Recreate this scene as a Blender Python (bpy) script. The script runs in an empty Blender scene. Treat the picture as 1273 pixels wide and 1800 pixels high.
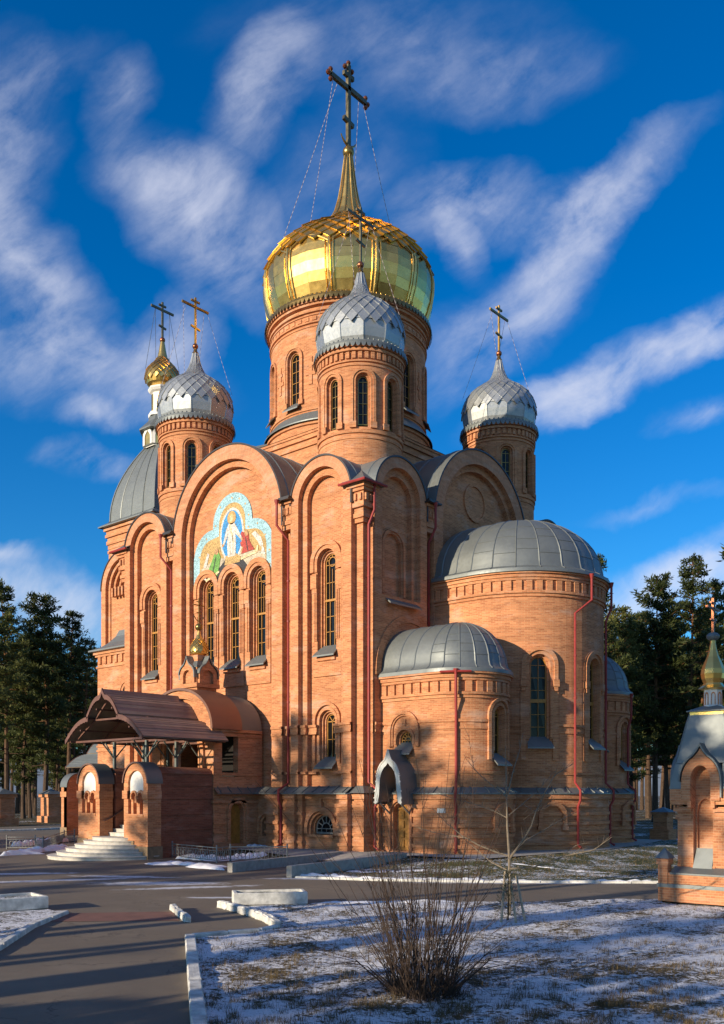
import bpy, bmesh, math, random
import numpy as np
from mathutils import Vector, Matrix, noise
from math import pi, sin, cos, radians, sqrt
random.seed(7)
scn = bpy.context.scene
COL = scn.collection
# ------------------------------------------------------------------ camera
FX, FY = -0.6595, 0.7517
_n = math.hypot(FX, FY); FX /= _n; FY /= _n
RX, RY = FY, -FX
CAMX, CAMY, CAMZ = 26.7435, -31.013, 2.6
FPX, CX, HY = 1654., 636., 1395.
cd = bpy.data.cameras.new('camera'); cam = bpy.data.objects.new('camera', cd); COL.objects.link(cam)
cam.location = (CAMX, CAMY, CAMZ)
cam.rotation_euler = (pi/2, 0, math.atan2(-FX, FY))
cd.sensor_fit = 'HORIZONTAL'; cd.sensor_width = 36; cd.lens = 36*FPX/1273
cd.shift_y = (HY-900)/1273; cd.shift_x = (636.5-CX)/1273
cd.clip_end = 6000; cd.clip_start = .1
scn.camera = cam
scn.view_settings.view_transform = 'Standard'; scn.view_settings.look = 'None'
scn.view_settings.exposure = 0.5; scn.view_settings.gamma = 1
# ------------------------------------------------------------------ light
SUN_AZ, SUN_EL = radians(10.5), radians(14.5)
TOSUN = Vector((-sin(SUN_AZ)*cos(SUN_EL), -cos(SUN_AZ)*cos(SUN_EL), sin(SUN_EL)))
ld = bpy.data.lights.new('sun', 'SUN'); ld.energy = 4.8; ld.angle = radians(.53); ld.color = (1, .84, .62)
lo = bpy.data.objects.new('sun', ld); COL.objects.link(lo)
lo.rotation_euler = TOSUN.to_track_quat('Z', 'Y').to_euler(); lo.location = (0, -30, 60)
# ------------------------------------------------------------------ world: Nishita sky with wisps of cirrus fixed in the sky
W = bpy.data.worlds.new('World'); scn.world = W; W.use_nodes = True
nt = W.node_tree; nt.nodes.clear()
class NG:
    def __init__(s, nt): s.nt = nt
    def n(s, typ, **kw):
        nd = s.nt.nodes.new(typ)
        for k, v in kw.items():
            if k.startswith('i_'):
                key = k[2:]
                key = int(key) if key.isdigit() else key.replace('_', ' ')
                nd.inputs[key].default_value = v
            else: setattr(nd, k, v)
        return nd
    def l(s, a, b): s.nt.links.new(a, b)
    def math(s, op, a, b=None, c=None, clamp=False):
        nd = s.nt.nodes.new('ShaderNodeMath'); nd.operation = op; nd.use_clamp = clamp
        for i, x in enumerate((a, b, c)):
            if x is None: continue
            if hasattr(x, 'links'): s.nt.links.new(x, nd.inputs[i])
            else: nd.inputs[i].default_value = x
        return nd.outputs[0]
    def vmath(s, op, a, b=None, scale=None):
        nd = s.nt.nodes.new('ShaderNodeVectorMath'); nd.operation = op
        for i, x in enumerate((a, b)):
            if x is None: continue
            if hasattr(x, 'links'): s.nt.links.new(x, nd.inputs[i])
            else: nd.inputs[i].default_value = x
        if scale is not None: nd.inputs['Scale'].default_value = scale
        return nd
    def noise(s, vec, scale, detail=4, rough=.55, dist=0):
        nd = s.nt.nodes.new('ShaderNodeTexNoise')
        nd.inputs['Scale'].default_value = scale; nd.inputs['Detail'].default_value = detail
        nd.inputs['Roughness'].default_value = rough; nd.inputs['Distortion'].default_value = dist
        if vec is not None: s.nt.links.new(vec, nd.inputs['Vector'])
        return nd
    def ramp(s, fac, stops):
        nd = s.nt.nodes.new('ShaderNodeValToRGB'); cr = nd.color_ramp
        while len(cr.elements) < len(stops): cr.elements.new(.5)
        for e, (p, c) in zip(cr.elements, stops):
            e.position = p; e.color = c if len(c) == 4 else (*c, 1)
        s.nt.links.new(fac, nd.inputs[0]); return nd
    def mix(s, fac, a, b, mode='MIX'):
        nd = s.nt.nodes.new('ShaderNodeMix'); nd.data_type = 'RGBA'; nd.blend_type = mode
        for i, x in ((0, fac), (6, a), (7, b)):
            if hasattr(x, 'links'): s.nt.links.new(x, nd.inputs[i])
            else: nd.inputs[i].default_value = x if i == 0 or len(x) == 4 else (*x, 1)
        return nd.outputs[2]
g = NG(nt)
sky = g.n('ShaderNodeTexSky', sky_type='NISHITA', sun_disc=False, sun_elevation=SUN_EL, sun_rotation=pi+SUN_AZ,
          altitude=400, air_density=1.0, dust_density=.25, ozone_density=2.6)
hs = g.n('ShaderNodeHueSaturation', i_Saturation=1.42, i_Value=1.0, i_Hue=.5)
g.l(sky.outputs[0], hs.inputs['Color'])
tc = g.n('ShaderNodeTexCoord'); D = tc.outputs['Generated']
dF = g.vmath('DOT_PRODUCT', D, (FX, FY, 0)).outputs['Value']
dR = g.vmath('DOT_PRODUCT', D, (RX, RY, 0)).outputs['Value']
sep = g.n('ShaderNodeSeparateXYZ'); g.l(D, sep.inputs[0])
den = g.math('MAXIMUM', g.math('ABSOLUTE', dF), .08)
cmb = g.n('ShaderNodeCombineXYZ'); g.l(g.math('DIVIDE', dR, den), cmb.inputs[0]); g.l(g.math('DIVIDE', sep.outputs[2], den), cmb.inputs[1])
P0 = cmb.outputs[0]
def warp(p, sc, amt, det=3):
    w = g.noise(p, sc, det, .55)
    return g.vmath('ADD', p, g.vmath('SCALE', g.vmath('SUBTRACT', w.outputs['Color'], (.5, .5, .5)).outputs[0], None, amt).outputs[0]).outputs[0]
P1 = warp(P0, 3.2, .085)
P2 = warp(warp(P1, 11, .05, 7), 45, .012, 4)
def S(px, py): return ((px-CX)/FPX, (HY-py)/FPX)
def blob(px, py, rx, ry, ang, amp):           # one cloud: an ellipse of the sky, its long axis turned by ang
    mp = g.n('ShaderNodeMapping', vector_type='TEXTURE')
    x, y = S(px, py)
    mp.inputs['Location'].default_value = (x, y, 0); mp.inputs['Rotation'].default_value = (0, 0, radians(ang))
    mp.inputs['Scale'].default_value = (rx/FPX, ry/FPX, 1)
    g.l(P2, mp.inputs['Vector'])
    gr = g.n('ShaderNodeTexGradient', gradient_type='SPHERICAL'); g.l(mp.outputs[0], gr.inputs[0])
    return g.math('MULTIPLY', gr.outputs[1], amp)
CL = [(-20, 230, 230, 160, 75, 1.05), (45, 480, 250, 110, -55, 1.25), (60, 650, 380, 110, -8, .95), (155, 740, 95, 36, 5, .9), (355, 400, 270, 120, -42, 1.3), (300, 330, 120, 70, -20, .5), (445, 175, 190, 85, 62, 1.05), (215, 160, 110, 60, 65, .7), (120, 100, 130, 60, 20, .4),
      (690, 80, 380, 150, 0, .52), (890, 130, 230, 80, 10, .45), (600, 300, 180, 110, 20, .5), (805, 355, 165, 85, 22, 1.25), (800, 440, 90, 34, -62, .7), (1085, 325, 290, 62, 42, 1.0), (955, 480, 310, 76, 50, .95), (950, 370, 160, 55, 30, .75), (850, 590, 270, 90, 36, .55),
      (1100, 640, 350, 66, 24, 1.05), (1245, 580, 200, 56, 30, .8), (1215, 735, 110, 42, 14, .8), (1010, 690, 180, 55, 25, .8), (150, 820, 115, 42, -10, 1.1), (290, 620, 140, 85, 60, 1.1), (80, 1050, 260, 80, -15, 1.5), (15, 965, 95, 26, -10, .9),
      (1150, 1055, 300, 70, 15, 1.3), (1255, 985, 170, 50, 20, 1.0), (1150, 900, 180, 22, 12, .5), (560, 470, 200, 90, -40, .5)]
tot = None
for b in CL:
    o = blob(*b); tot = o if tot is None else g.math('ADD', tot, o)
st = g.n('ShaderNodeMapping', vector_type='TEXTURE'); st.inputs['Rotation'].default_value = (0, 0, radians(38)); st.inputs['Scale'].default_value = (1.1, .48, 1)
g.l(P1, st.inputs['Vector'])
fib = g.noise(st.outputs[0], 9, 10, .62, .15).outputs[0]
puf = g.noise(P2, 6, 9, .6).outputs[0]
tex = g.math('ADD', g.math('MULTIPLY', fib, .65), g.math('MULTIPLY', puf, .58))
front = g.math('GREATER_THAN', dF, 0)
big = g.noise(D, 2.2, 5, .6).outputs[0]
back = g.math('MULTIPLY', g.math('SUBTRACT', 1, front), g.math('MULTIPLY', g.math('SUBTRACT', big, .46, clamp=True), 4))
side = g.math('MULTIPLY', g.math('SUBTRACT', g.math('DIVIDE', g.math('ABSOLUTE', dR), den), .55, clamp=True), 1.1)   # thin cloud veil added outside the view to whiten reflections in the gold
field = g.math('ADD', g.math('MULTIPLY', tot, front), g.math('ADD', g.math('ADD', back, g.math('MULTIPLY', g.math('SUBTRACT', 1, front), .16)), g.math('MINIMUM', side, .25)))
dens = g.math('MULTIPLY', field, g.math('MULTIPLY_ADD', tex, 3.4, -1.42))
dens = g.math('MULTIPLY', g.math('MAXIMUM', dens, 0), .92)
dens = g.math('MULTIPLY', g.math('SUBTRACT', 1, g.math('EXPONENT', g.math('MULTIPLY', g.math('POWER', dens, 1.5), -1.15))), .84)
cloudcol = g.mix(g.math('MULTIPLY_ADD', sep.outputs[2], 1.0, .1, clamp=True), (10.2, 10.3, 11.0), (8.2, 8.6, 10.6))
skyc = g.mix(1.0, hs.outputs[0], (.92, 1.60, 2.0), 'MULTIPLY')
mixc = g.mix(dens, skyc, cloudcol)
bg = g.n('ShaderNodeBackground', i_Strength=.062); g.l(mixc, bg.inputs[0])
ow = g.n('ShaderNodeOutputWorld'); g.l(bg.outputs[0], ow.inputs[0])

# ------------------------------------------------------------------ helpers
GZ = -.25                                                # the level of the plaza; the church stands on z = 0
def G(px, py, z=GZ):
    k = (CAMZ-z)*FPX/(py-HY); r = (px-CX)/FPX
    return Vector((CAMX+k*(FX+RX*r), CAMY+k*(FY+RY*r), z))
def at(px, py, Z):                                       # pixel at a given distance along the view axis
    r = (px-CX)/FPX
    return Vector((CAMX+Z*(FX+RX*r), CAMY+Z*(FY+RY*r), CAMZ+(HY-py)/FPX*Z))
def smooth(a, b, x):
    t = min(1, max(0, (x-a)/(b-a))); return t*t*(3-2*t)
def zg(x, y):
    dx = max(-19-x, 0, x-6.0); dy = max(-y, 0, y-18.7)
    return GZ*smooth(.6, 4.5, math.hypot(dx, dy))

class MB:
    def __init__(s): s.v = []; s.f = []; s.uv = []; s.m = []; s.sm = []
    def poly(s, pts, uvs=None, m=0, smooth=False):
        i = len(s.v); pts = [Vector(p) for p in pts]; s.v += pts
        s.f.append(list(range(i, i+len(pts))))
        if uvs is None:
            n = Vector((0, 0, 0))
            for a, b in zip(pts, pts[1:]+pts[:1]): n += a.cross(b)
            if n.length > 1e-12: n.normalize()
            if abs(n.z) > .75: uvs = [(p.x, p.y) for p in pts]
            else:
                h = Vector((-n.y, n.x, 0))
                h = h.normalized() if h.length > 1e-6 else Vector((1, 0, 0))
                uvs = [(p.dot(h), p.z) for p in pts]
        s.uv += list(uvs); s.m.append(m); s.sm.append(smooth)
    def box(s, x0, x1, y0, y1, z0, z1, m=0):
        p = [(x, y, z) for z in (z0, z1) for y in (y0, y1) for x in (x0, x1)]
        for q in ((0, 2, 3, 1), (4, 5, 7, 6), (0, 1, 5, 4), (2, 6, 7, 3), (0, 4, 6, 2), (1, 3, 7, 5)):
            s.poly([p[i] for i in q], m=m)
    def hexa(s, p, m=0):
        for q in ((0, 2, 3, 1), (4, 5, 7, 6), (0, 1, 5, 4), (2, 6, 7, 3), (0, 4, 6, 2), (1, 3, 7, 5)):
            s.poly([p[i] for i in q], m=m)
    def bar(s, a, b, w, h=None, m=0, up=None):          # rectangular bar from a to b
        a, b = Vector(a), Vector(b); d = (b-a)
        if d.length < 1e-6: return
        d.normalize(); u = Vector(up) if up is not None else (Vector((0, 0, 1)) if abs(d.z) < .9 else Vector((1, 0, 0)))
        x = d.cross(u).normalized(); y = x.cross(d).normalized(); h = h or w
        c = [(sx*x*w/2+sy*y*h/2) for sy in (-1, 1) for sx in (-1, 1)]
        s.hexa([a+q for q in c]+[b+q for q in c], m)
    def tube(s, pts, rr, n=8, m=0, smooth=True, cap=True):
        pts = [Vector(p) for p in pts]
        if not hasattr(rr, '__len__'): rr = [rr]*len(pts)
        rings = []; prev = None
        for i, p in enumerate(pts):
            d = (pts[min(i+1, len(pts)-1)]-pts[max(i-1, 0)])
            d = d.normalized() if d.length > 1e-9 else Vector((0, 0, 1))
            if prev is None:
                u = Vector((0, 0, 1)) if abs(d.z) < .9 else Vector((1, 0, 0)); x = d.cross(u).normalized()
            else:
                x = (prev-d*prev.dot(d)).normalized()
            prev = x; y = d.cross(x)
            rings.append([p+(x*cos(2*pi*k/n)+y*sin(2*pi*k/n))*rr[i] for k in range(n)])
        L = 0
        for i in range(len(rings)-1):
            l2 = L+(pts[i+1]-pts[i]).length
            for k in range(n):
                k2 = (k+1) % n
                s.poly([rings[i][k], rings[i][k2], rings[i+1][k2], rings[i+1][k]], [(k*.1, L), (k*.1+.1, L), (k*.1+.1, l2), (k*.1, l2)], m, smooth)
            L = l2
        if cap:
            s.poly(rings[0][::-1], m=m); s.poly(rings[-1], m=m)
    def lathe(s, c, prof, n=32, m=0, smooth=True, a0=0, a1=2*pi):
        c = Vector(c)
        for i in range(len(prof)-1):
            (r0, z0), (r1, z1) = prof[i], prof[i+1]
            rm = max(r0, r1)
            for k in range(n):
                t0, t1 = a0+(a1-a0)*k/n, a0+(a1-a0)*(k+1)/n
                pts = [c+Vector((r0*cos(t0), r0*sin(t0), z0)), c+Vector((r0*cos(t1), r0*sin(t1), z0)),
                       c+Vector((r1*cos(t1), r1*sin(t1), z1)), c+Vector((r1*cos(t0), r1*sin(t0), z1))]
                if abs(z1-z0) > .3*abs(r1-r0): uv = [(t0*rm, z0), (t1*rm, z0), (t1*rm, z1), (t0*rm, z1)]
                else: uv = [(t0*rm, r0), (t1*rm, r0), (t1*rm, r1), (t0*rm, r1)]
                if r0 < 1e-5: pts, uv = [pts[0]]+pts[2:], [uv[0]]+uv[2:]
                elif r1 < 1e-5: pts, uv = pts[:3], uv[:3]
                s.poly(pts, uv, m, smooth)
    def ball(s, c, r, n=10, m=0):
        s.lathe(c, [(r*cos(t), r*sin(t)) for t in [-pi/2+pi*i/n for i in range(n+1)]], 2*n, m)
    def build(s, name, mats, parent=None, merge=True, sharp=32):
        me = bpy.data.meshes.new(name)
        org = parent['_o'] if parent is not None and '_o' in parent else (0, 0, 0)
        o3 = Vector(org)
        me.from_pydata([tuple(v-o3) for v in s.v], [], s.f)
        uvl = me.uv_layers.new(name='uv'); uvl.data.foreach_set('uv', np.array(s.uv, dtype=np.float32).ravel())
        me.polygons.foreach_set('material_index', s.m); me.polygons.foreach_set('use_smooth', s.sm)
        if not isinstance(mats, (list, tuple)): mats = [mats]
        for mt in mats: me.materials.append(mt)
        if merge and any(s.sm):
            bm = bmesh.new(); bm.from_mesh(me); bmesh.ops.remove_doubles(bm, verts=bm.verts, dist=2e-4); bm.to_mesh(me); bm.free()
            me.set_sharp_from_angle(angle=radians(sharp))
        me.validate(); me.update()
        o = bpy.data.objects.new(name, me); COL.objects.link(o)
        if parent is not None:
            o.parent = parent
            root = parent
            if '_o' in parent: o['_o'] = tuple(parent['_o'])
            else: o['_o'] = (0., 0., 0.)
        else: o['_o'] = (0., 0., 0.)
        return o
def tag(o, label=None, cat=None, group=None, kind=None):
    for k, v in (('label', label), ('category', cat), ('group', group), ('kind', kind)):
        if v: o[k] = v
    return o
def thing(name, label, cat, loc=(0, 0, 0), rz=0, group=None, world=False):
    o = bpy.data.objects.new(name, None); COL.objects.link(o); o.location = loc; o.rotation_euler = (0, 0, rz)
    o.empty_display_size = .3
    o['_o'] = tuple(float(x) for x in loc) if world else (0., 0., 0.)
    return tag(o, label, cat, group)
def kids(o): return [c for c in o.children]
def copy_tree(o, parent=None):
    c = o.copy(); COL.objects.link(c)
    if parent is not None: c.parent = parent
    for ch in kids(o): copy_tree(ch, c)
    return c
# mappings (u along the wall, z up, d into the wall) -> world
def flat(ox, oy, ux, uy, ix, iy):
    return lambda u, z, d: Vector((ox+ux*u+ix*d, oy+uy*u+iy*d, z))
def cyl(cx, cy, R):
    return lambda u, z, d: Vector((cx+(R-d)*cos(u/R), cy+(R-d)*sin(u/R), z))
def apsemap(cx, cy, R):
    q = pi*R/2
    def M(u, z, d):
        if abs(u) <= q: return Vector((cx+(R-d)*cos(u/R), cy+(R-d)*sin(u/R), z))
        e = abs(u)-q; sg = 1 if u > 0 else -1
        return Vector((cx-e, cy+sg*(R-d), z))
    return M
def off(M, dd): return lambda u, z, d: M(u, z, d+dd)

NA = 9
class Arch:
    def __init__(s, uc, hw, zb, zs, rise=None, n=NA, ogee=0):
        s.uc, s.hw, s.zb, s.zs, s.n = uc, hw, zb, zs, n; s.rise = hw if rise is None else rise; s.og = ogee
        s.u0, s.u1 = uc-hw, uc+hw
        s.us = [uc+hw*cos(pi*i/(2*n)) for i in range(2*n+1)]
    def top(s, u):
        t = max(-1, min(1, (u-s.uc)/s.hw)); z = s.zs+s.rise*sqrt(1-t*t)
        if s.og: z += s.og*max(0, 1-abs(t)*2.2)**2
        return z
    def outline(s):
        return [(s.u0, s.zb), (s.u1, s.zb)]+[(u, s.top(u)) for u in s.us]
    def inset(s, i, ib=0): return Arch(s.uc, s.hw-i, s.zb+ib, s.zs, s.rise*(s.hw-i)/s.hw, s.n, s.og)
class Rect:
    def __init__(s, u0, u1, zb, zt): s.u0, s.u1, s.zb, s.zt = u0, u1, zb, zt; s.us = [u0, u1]
    def top(s, u): return s.zt
    def outline(s): return [(s.u0, s.zb), (s.u1, s.zb), (s.u1, s.zt), (s.u0, s.zt)]
class Disc:
    def __init__(s, uc, zc, r, n=12):
        s.uc, s.zc, s.r = uc, zc, r; s.u0, s.u1 = uc-r, uc+r; s.us = [uc+r*cos(pi*i/n) for i in range(n+1)]; s.n = n
    def bot(s, u): return s.zc-sqrt(max(0, s.r**2-(u-s.uc)**2))
    def top(s, u): return s.zc+sqrt(max(0, s.r**2-(u-s.uc)**2))
    def outline(s): return [(s.uc+s.r*cos(pi*i/s.n), s.zc+s.r*sin(pi*i/s.n)) for i in range(2*s.n)]
def sheet(mb, M, u0, u1, lo, hi, holes=(), d=0, step=None, m=0, extra=()):
    us = {u0, u1}
    for h in holes: us |= {u for u in h.us if u0 <= u <= u1}
    us |= {u for u in extra if u0 <= u <= u1}
    if step:
        k = max(1, int(math.ceil((u1-u0)/step)))
        us |= {u0+(u1-u0)*i/k for i in range(k+1)}
    us = sorted(us); us = [u for i, u in enumerate(us) if i == 0 or u-us[i-1] > 1e-5]
    L = lo if callable(lo) else (lambda u: lo); Hh = hi if callable(hi) else (lambda u: hi)
    for a, b in zip(us, us[1:]):
        mid = (a+b)/2; e = 1e-7
        hs_ = sorted([h for h in holes if h.u0 < mid < h.u1], key=lambda h: h.zb if hasattr(h, 'zb') else h.zc)
        ca, cb = L(a), L(b)
        segs = []
        for h in hs_:
            bt = (h.bot if hasattr(h, 'bot') else (lambda u, h=h: h.zb))
            segs.append((ca, cb, bt(a), bt(b))); ca, cb = h.top(a), h.top(b)
        segs.append((ca, cb, Hh(a), Hh(b)))
        for za, zb, za2, zb2 in segs:
            if za2-za < 1e-5 and zb2-zb < 1e-5: continue
            mb.poly([M(a, za, d), M(b, zb, d), M(b, zb2, d), M(a, za2, d)], [(a, za), (b, zb), (b, zb2), (a, za2)], m)
def bridge(mb, M, o1, d1, o2, d2, closed=True, m=0, smooth=False):
    n = len(o1)
    for i in range(n if closed else n-1):
        j = (i+1) % n
        p = [(o1[i], d1), (o1[j], d1), (o2[j], d2), (o2[i], d2)]
        mb.poly([M(q[0], q[1], d) for q, d in p], [(q[0]+d, q[1]+.3*d) for q, d in p], m, smooth)
def fill(mb, M, o, d, m=0, flip=False):
    mb.poly([M(u, z, d) for u, z in (o[::-1] if flip else o)], [(u, z) for u, z in (o[::-1] if flip else o)], m)
def mbox(mb, M, u0, u1, z0, z1, d0, d1, m=0, n=1):
    for i in range(n):
        a, b = u0+(u1-u0)*i/n, u0+(u1-u0)*(i+1)/n
        F = [(M(a, z0, d0), M(b, z0, d0), M(b, z1, d0), M(a, z1, d0)), ]
        B = [M(a, z0, d1), M(b, z0, d1), M(b, z1, d1), M(a, z1, d1)]
        F = list(F[0])
        mb.poly(F, [(a, z0), (b, z0), (b, z1), (a, z1)], m)
        mb.poly([F[3], F[2], B[2], B[3]], [(a, 0), (b, 0), (b, abs(d1-d0)), (a, abs(d1-d0))], m)
        mb.poly([B[0], B[1], F[1], F[0]], [(a, 0), (b, 0), (b, abs(d1-d0)), (a, abs(d1-d0))], m)
        if i == 0: mb.poly([B[0], F[0], F[3], B[3]], [(0, z0), (abs(d1-d0), z0), (abs(d1-d0), z1), (0, z1)], m)
        if i == n-1: mb.poly([F[1], B[1], B[2], F[2]], [(0, z0), (abs(d1-d0), z0), (abs(d1-d0), z1), (0, z1)], m)
def hoodring(mb, M, A1, A2, d0, d1, m=0, legs=True):     # raised moulding between two arches, open at the bottom
    o1 = [(A1.u1, A1.zb)]+[(u, A1.top(u)) for u in A1.us]+[(A1.u0, A1.zb)]
    o2 = [(A2.u1, A2.zb)]+[(u, A2.top(u)) for u in A2.us]+[(A2.u0, A2.zb)]
    bridge(mb, M, o1, d1, o2, d1, False, m)
    bridge(mb, M, o1, d0, o1, d1, False, m); bridge(mb, M, o2, d1, o2, d0, False, m)
    for q in (0, -1):
        mb.poly([M(*o1[q], d0), M(*o1[q], d1), M(*o2[q], d1), M(*o2[q], d0)], m=m)
# ------------------------------------------------------------------ materials
def newmat(name, rough=.8, metal=0., col=(.5, .5, .5), spec=.5):
    m = bpy.data.materials.new(name); m.use_nodes = True
    b = m.node_tree.nodes['Principled BSDF']
    b.inputs['Base Color'].default_value = (*col, 1); b.inputs['Roughness'].default_value = rough
    b.inputs['Metallic'].default_value = metal; b.inputs['Specular IOR Level'].default_value = spec
    return m, NG(m.node_tree), b
def bump(g, b, h, strength=.3, dist=.02):
    bp = g.n('ShaderNodeBump', i_Strength=strength, i_Distance=dist); g.l(h, bp.inputs['Height']); g.l(bp.outputs[0], b.inputs['Normal'])
def objc(g): return g.n('ShaderNodeNewGeometry').outputs['Position']
def simple(name, col, rough=.7, metal=0., var=.15, sc=3., spec=.4, bmp=0.):
    m, g, b = newmat(name, rough, metal, col, spec)
    n = g.noise(objc(g), sc, 5, .6)
    c = g.ramp(n.outputs[0], [(.3, tuple(x*(1-var) for x in col)), (.7, tuple(min(1, x*(1+var)) for x in col))])
    g.l(c.outputs[0], b.inputs['Base Color'])
    r = g.math('MULTIPLY_ADD', n.outputs[0], .25, rough-.12, clamp=True); g.l(r, b.inputs['Roughness'])
    if bmp: bump(g, b, g.noise(objc(g), sc*8, 4).outputs[0], bmp, .02)
    return m
def brickmat(name, c1, c2, white=.5, dark=.0, row=.077, wid=.26):
    m, g, b = newmat(name, .9, 0, c1, .25)
    uv = g.n('ShaderNodeUVMap', uv_map='uv').outputs[0]
    br = g.n('ShaderNodeTexBrick', i_Scale=1., i_Mortar_Size=.009, i_Brick_Width=wid, i_Row_Height=row, i_Mortar_Smooth=.2, i_Bias=0.)
    br.inputs['Color1'].default_value = (*c1, 1); br.inputs['Color2'].default_value = (*c2, 1); br.inputs['Mortar'].default_value = (c1[0]*.92, c1[1]*1.2, c1[2]*1.35, 1)
    g.l(uv, br.inputs['Vector'])
    pos = objc(g)
    mp = g.n('ShaderNodeMapping'); mp.inputs['Scale'].default_value = (.45, .45, 5.5); g.l(pos, mp.inputs[0])
    st = g.noise(mp.outputs[0], 1.0, 5, .65).outputs[0]                # courses laid from different batches
    bigv = g.noise(pos, .35, 4, .6).outputs[0]
    v = g.math('MULTIPLY_ADD', st, 1.0, .5); v2 = g.math('MULTIPLY_ADD', bigv, .5, .75)
    hv = g.n('ShaderNodeHueSaturation'); g.l(br.outputs['Color'], hv.inputs['Color']); g.l(g.math('MULTIPLY', v, v2), hv.inputs['Value'])
    wm = g.n('ShaderNodeMapping'); wm.inputs['Scale'].default_value = (1, 1, 2.6); g.l(pos, wm.inputs[0])
    wn = g.noise(wm.outputs[0], .55, 8, .68, .3).outputs[0]
    wf = g.math('MULTIPLY', g.ramp(wn, [(.53, (0, 0, 0)), (.70, (1, 1, 1))]).outputs[0], white)     # lime bloom on the brick
    c = g.mix(wf, hv.outputs[0], (.62, .46, .36))
    dn = g.noise(pos, 1.3, 7, .7).outputs[0]
    df = g.math('MULTIPLY', g.ramp(dn, [(.5, (0, 0, 0)), (.8, (1, 1, 1))]).outputs[0], .35)
    c = g.mix(df, c, (c2[0]*.45, c2[1]*.45, c2[2]*.5))
    g.l(c, b.inputs['Base Color'])
    bump(g, b, g.math('ADD', br.outputs['Fac'], g.math('MULTIPLY', g.noise(pos, 14, 3).outputs[0], -.8)), .35, -.012)
    return m
BRICK = brickmat('red_brick', (.57, .24, .11), (.39, .145, .066), .45)
BRICK_SHADED = brickmat('shaded_brick', (.28, .105, .062), (.21, .075, .045), .2)  # red brick with the shade of the stair walls put into its colour
ARCHB = brickmat('arch_brick', (.54, .245, .13), (.46, .19, .1), .5, row=.26, wid=.077)
def roofmetal(name, col, metal=.75, rough=.4, patch=True):
    m, g, b = newmat(name, rough, metal, col, .5)
    pos = objc(g)
    n = g.noise(pos, .8, 6, .6).outputs[0]; n2 = g.noise(pos, 9, 4, .6).outputs[0]
    v = g.math('MULTIPLY_ADD', n, .5, .72); v = g.math('MULTIPLY', v, g.math('MULTIPLY_ADD', n2, .2, .9))
    hv = g.n('ShaderNodeHueSaturation'); hv.inputs['Color'].default_value = (*col, 1); g.l(v, hv.inputs['Value'])
    g.l(hv.outputs[0], b.inputs['Base Color'])
    g.l(g.math('MULTIPLY_ADD', n2, .3, rough-.15, clamp=True), b.inputs['Roughness'])
    bump(g, b, g.noise(pos, 1.7, 2).outputs[0], .25, .05)
    return m
ZINC = roofmetal('zinc_sheet', (.19, .208, .205), .5, .52)
ZINCD = roofmetal('dull_zinc', (.15, .165, .165), .4, .52)
PALEZ = roofmetal('pale_zinc', (.46, .48, .47), .3, .5)
TRIM = roofmetal('dark_trim', (.05, .045, .045), .4, .45)
STEEL = roofmetal('steel_shingle', (.36, .38, .39), .6, .44)
COPPER = roofmetal('brown_sheet', (.23, .12, .085), .45, .42)
def goldmat():
    m, g, b = newmat('gilded_sheet', .25, .92, (.83, .60, .20), .5)
    pos = objc(g); n = g.noise(pos, .9, 4, .6).outputs[0]
    c = g.ramp(n, [(.3, (.60, .39, .11)), (.7, (.80, .55, .18))]); g.l(c.outputs[0], b.inputs['Base Color'])
    g.l(g.math('MULTIPLY_ADD', g.noise(pos, 3, 4).outputs[0], .2, .20), b.inputs['Roughness'])
    bump(g, b, g.noise(pos, 1.6, 2).outputs[0], .12, .05)
    return m
GOLD = goldmat()
BRONZE = simple('bronze', (.30, .20, .07), .32, .85, .2)
COPB = simple('copper_ball', (.28, .10, .05), .3, .8, .2)
DKCROSS = simple('dark_gilt', (.17, .14, .075), .35, .8, .25)
PIPE = simple('red_pipe', (.27, .03, .027), .55, 0, .2, 4)
WOOD = simple('varnished_frame', (.38, .185, .04), .45, 0, .2, 6)
DOORW = simple('varnished_door', (.36, .17, .035), .42, 0, .3, 5)
def glassmat():
    m, g, b = newmat('dark_glass', .08, 0, (.008, .009, .010), .28)
    pos = objc(g); bump(g, b, g.noise(pos, 1.2, 2).outputs[0], .05, .05); return m
GLASS = glassmat()
DARK = simple('dark_interior', (.012, .010, .009), .95)  # near black: unlit depths are put into the colour
CONC = simple('concrete', (.34, .32, .29), .9, 0, .22, 5, .2, .3)
CONCW = simple('whitewashed_concrete', (.56, .55, .51), .9, 0, .38, 4, .2, .6)
STEPM = simple('grey_step_stone', (.50, .47, .42), .75, 0, .2, 4, .3, .2)
PLASTER = simple('brown_render', (.24, .17, .105), .9, 0, .2, 4, .2, .3)
WHITE = simple('white_paint', (.64, .63, .60), .6, 0, .06)
CREAM = simple('cream_paint', (.72, .68, .60), .7, 0, .1)
IRON = simple('grey_paint_iron', (.24, .24, .23), .5, .2, .25, 8)
POSTM = simple('grey_green_paint', (.13, .15, .14), .45, .1, .2, 6)
def canopymat():
    m, g, b = newmat('brown_metal_tile', .34, .1, (.12, .055, .042), .5)
    pos = objc(g); w = g.n('ShaderNodeUVMap', uv_map='uv')
    wv = g.n('ShaderNodeTexWave', wave_type='BANDS', bands_direction='Y', i_Scale=.9, i_Distortion=.0); g.l(w.outputs[0], wv.inputs[0])
    c = g.ramp(g.noise(pos, 1.2, 5).outputs[0], [(.3, (.17, .125, .115)), (.7, (.25, .19, .175))]); g.l(c.outputs[0], b.inputs['Base Color'])
    bump(g, b, wv.outputs[0], .8, .05); return m
CANOPY = canopymat()
SOFFIT = simple('plywood_soffit', (.22, .17, .12), .8, 0, .2)
TRIMBR = simple('brown_trim', (.13, .06, .045), .5, 0, .2)
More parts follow.
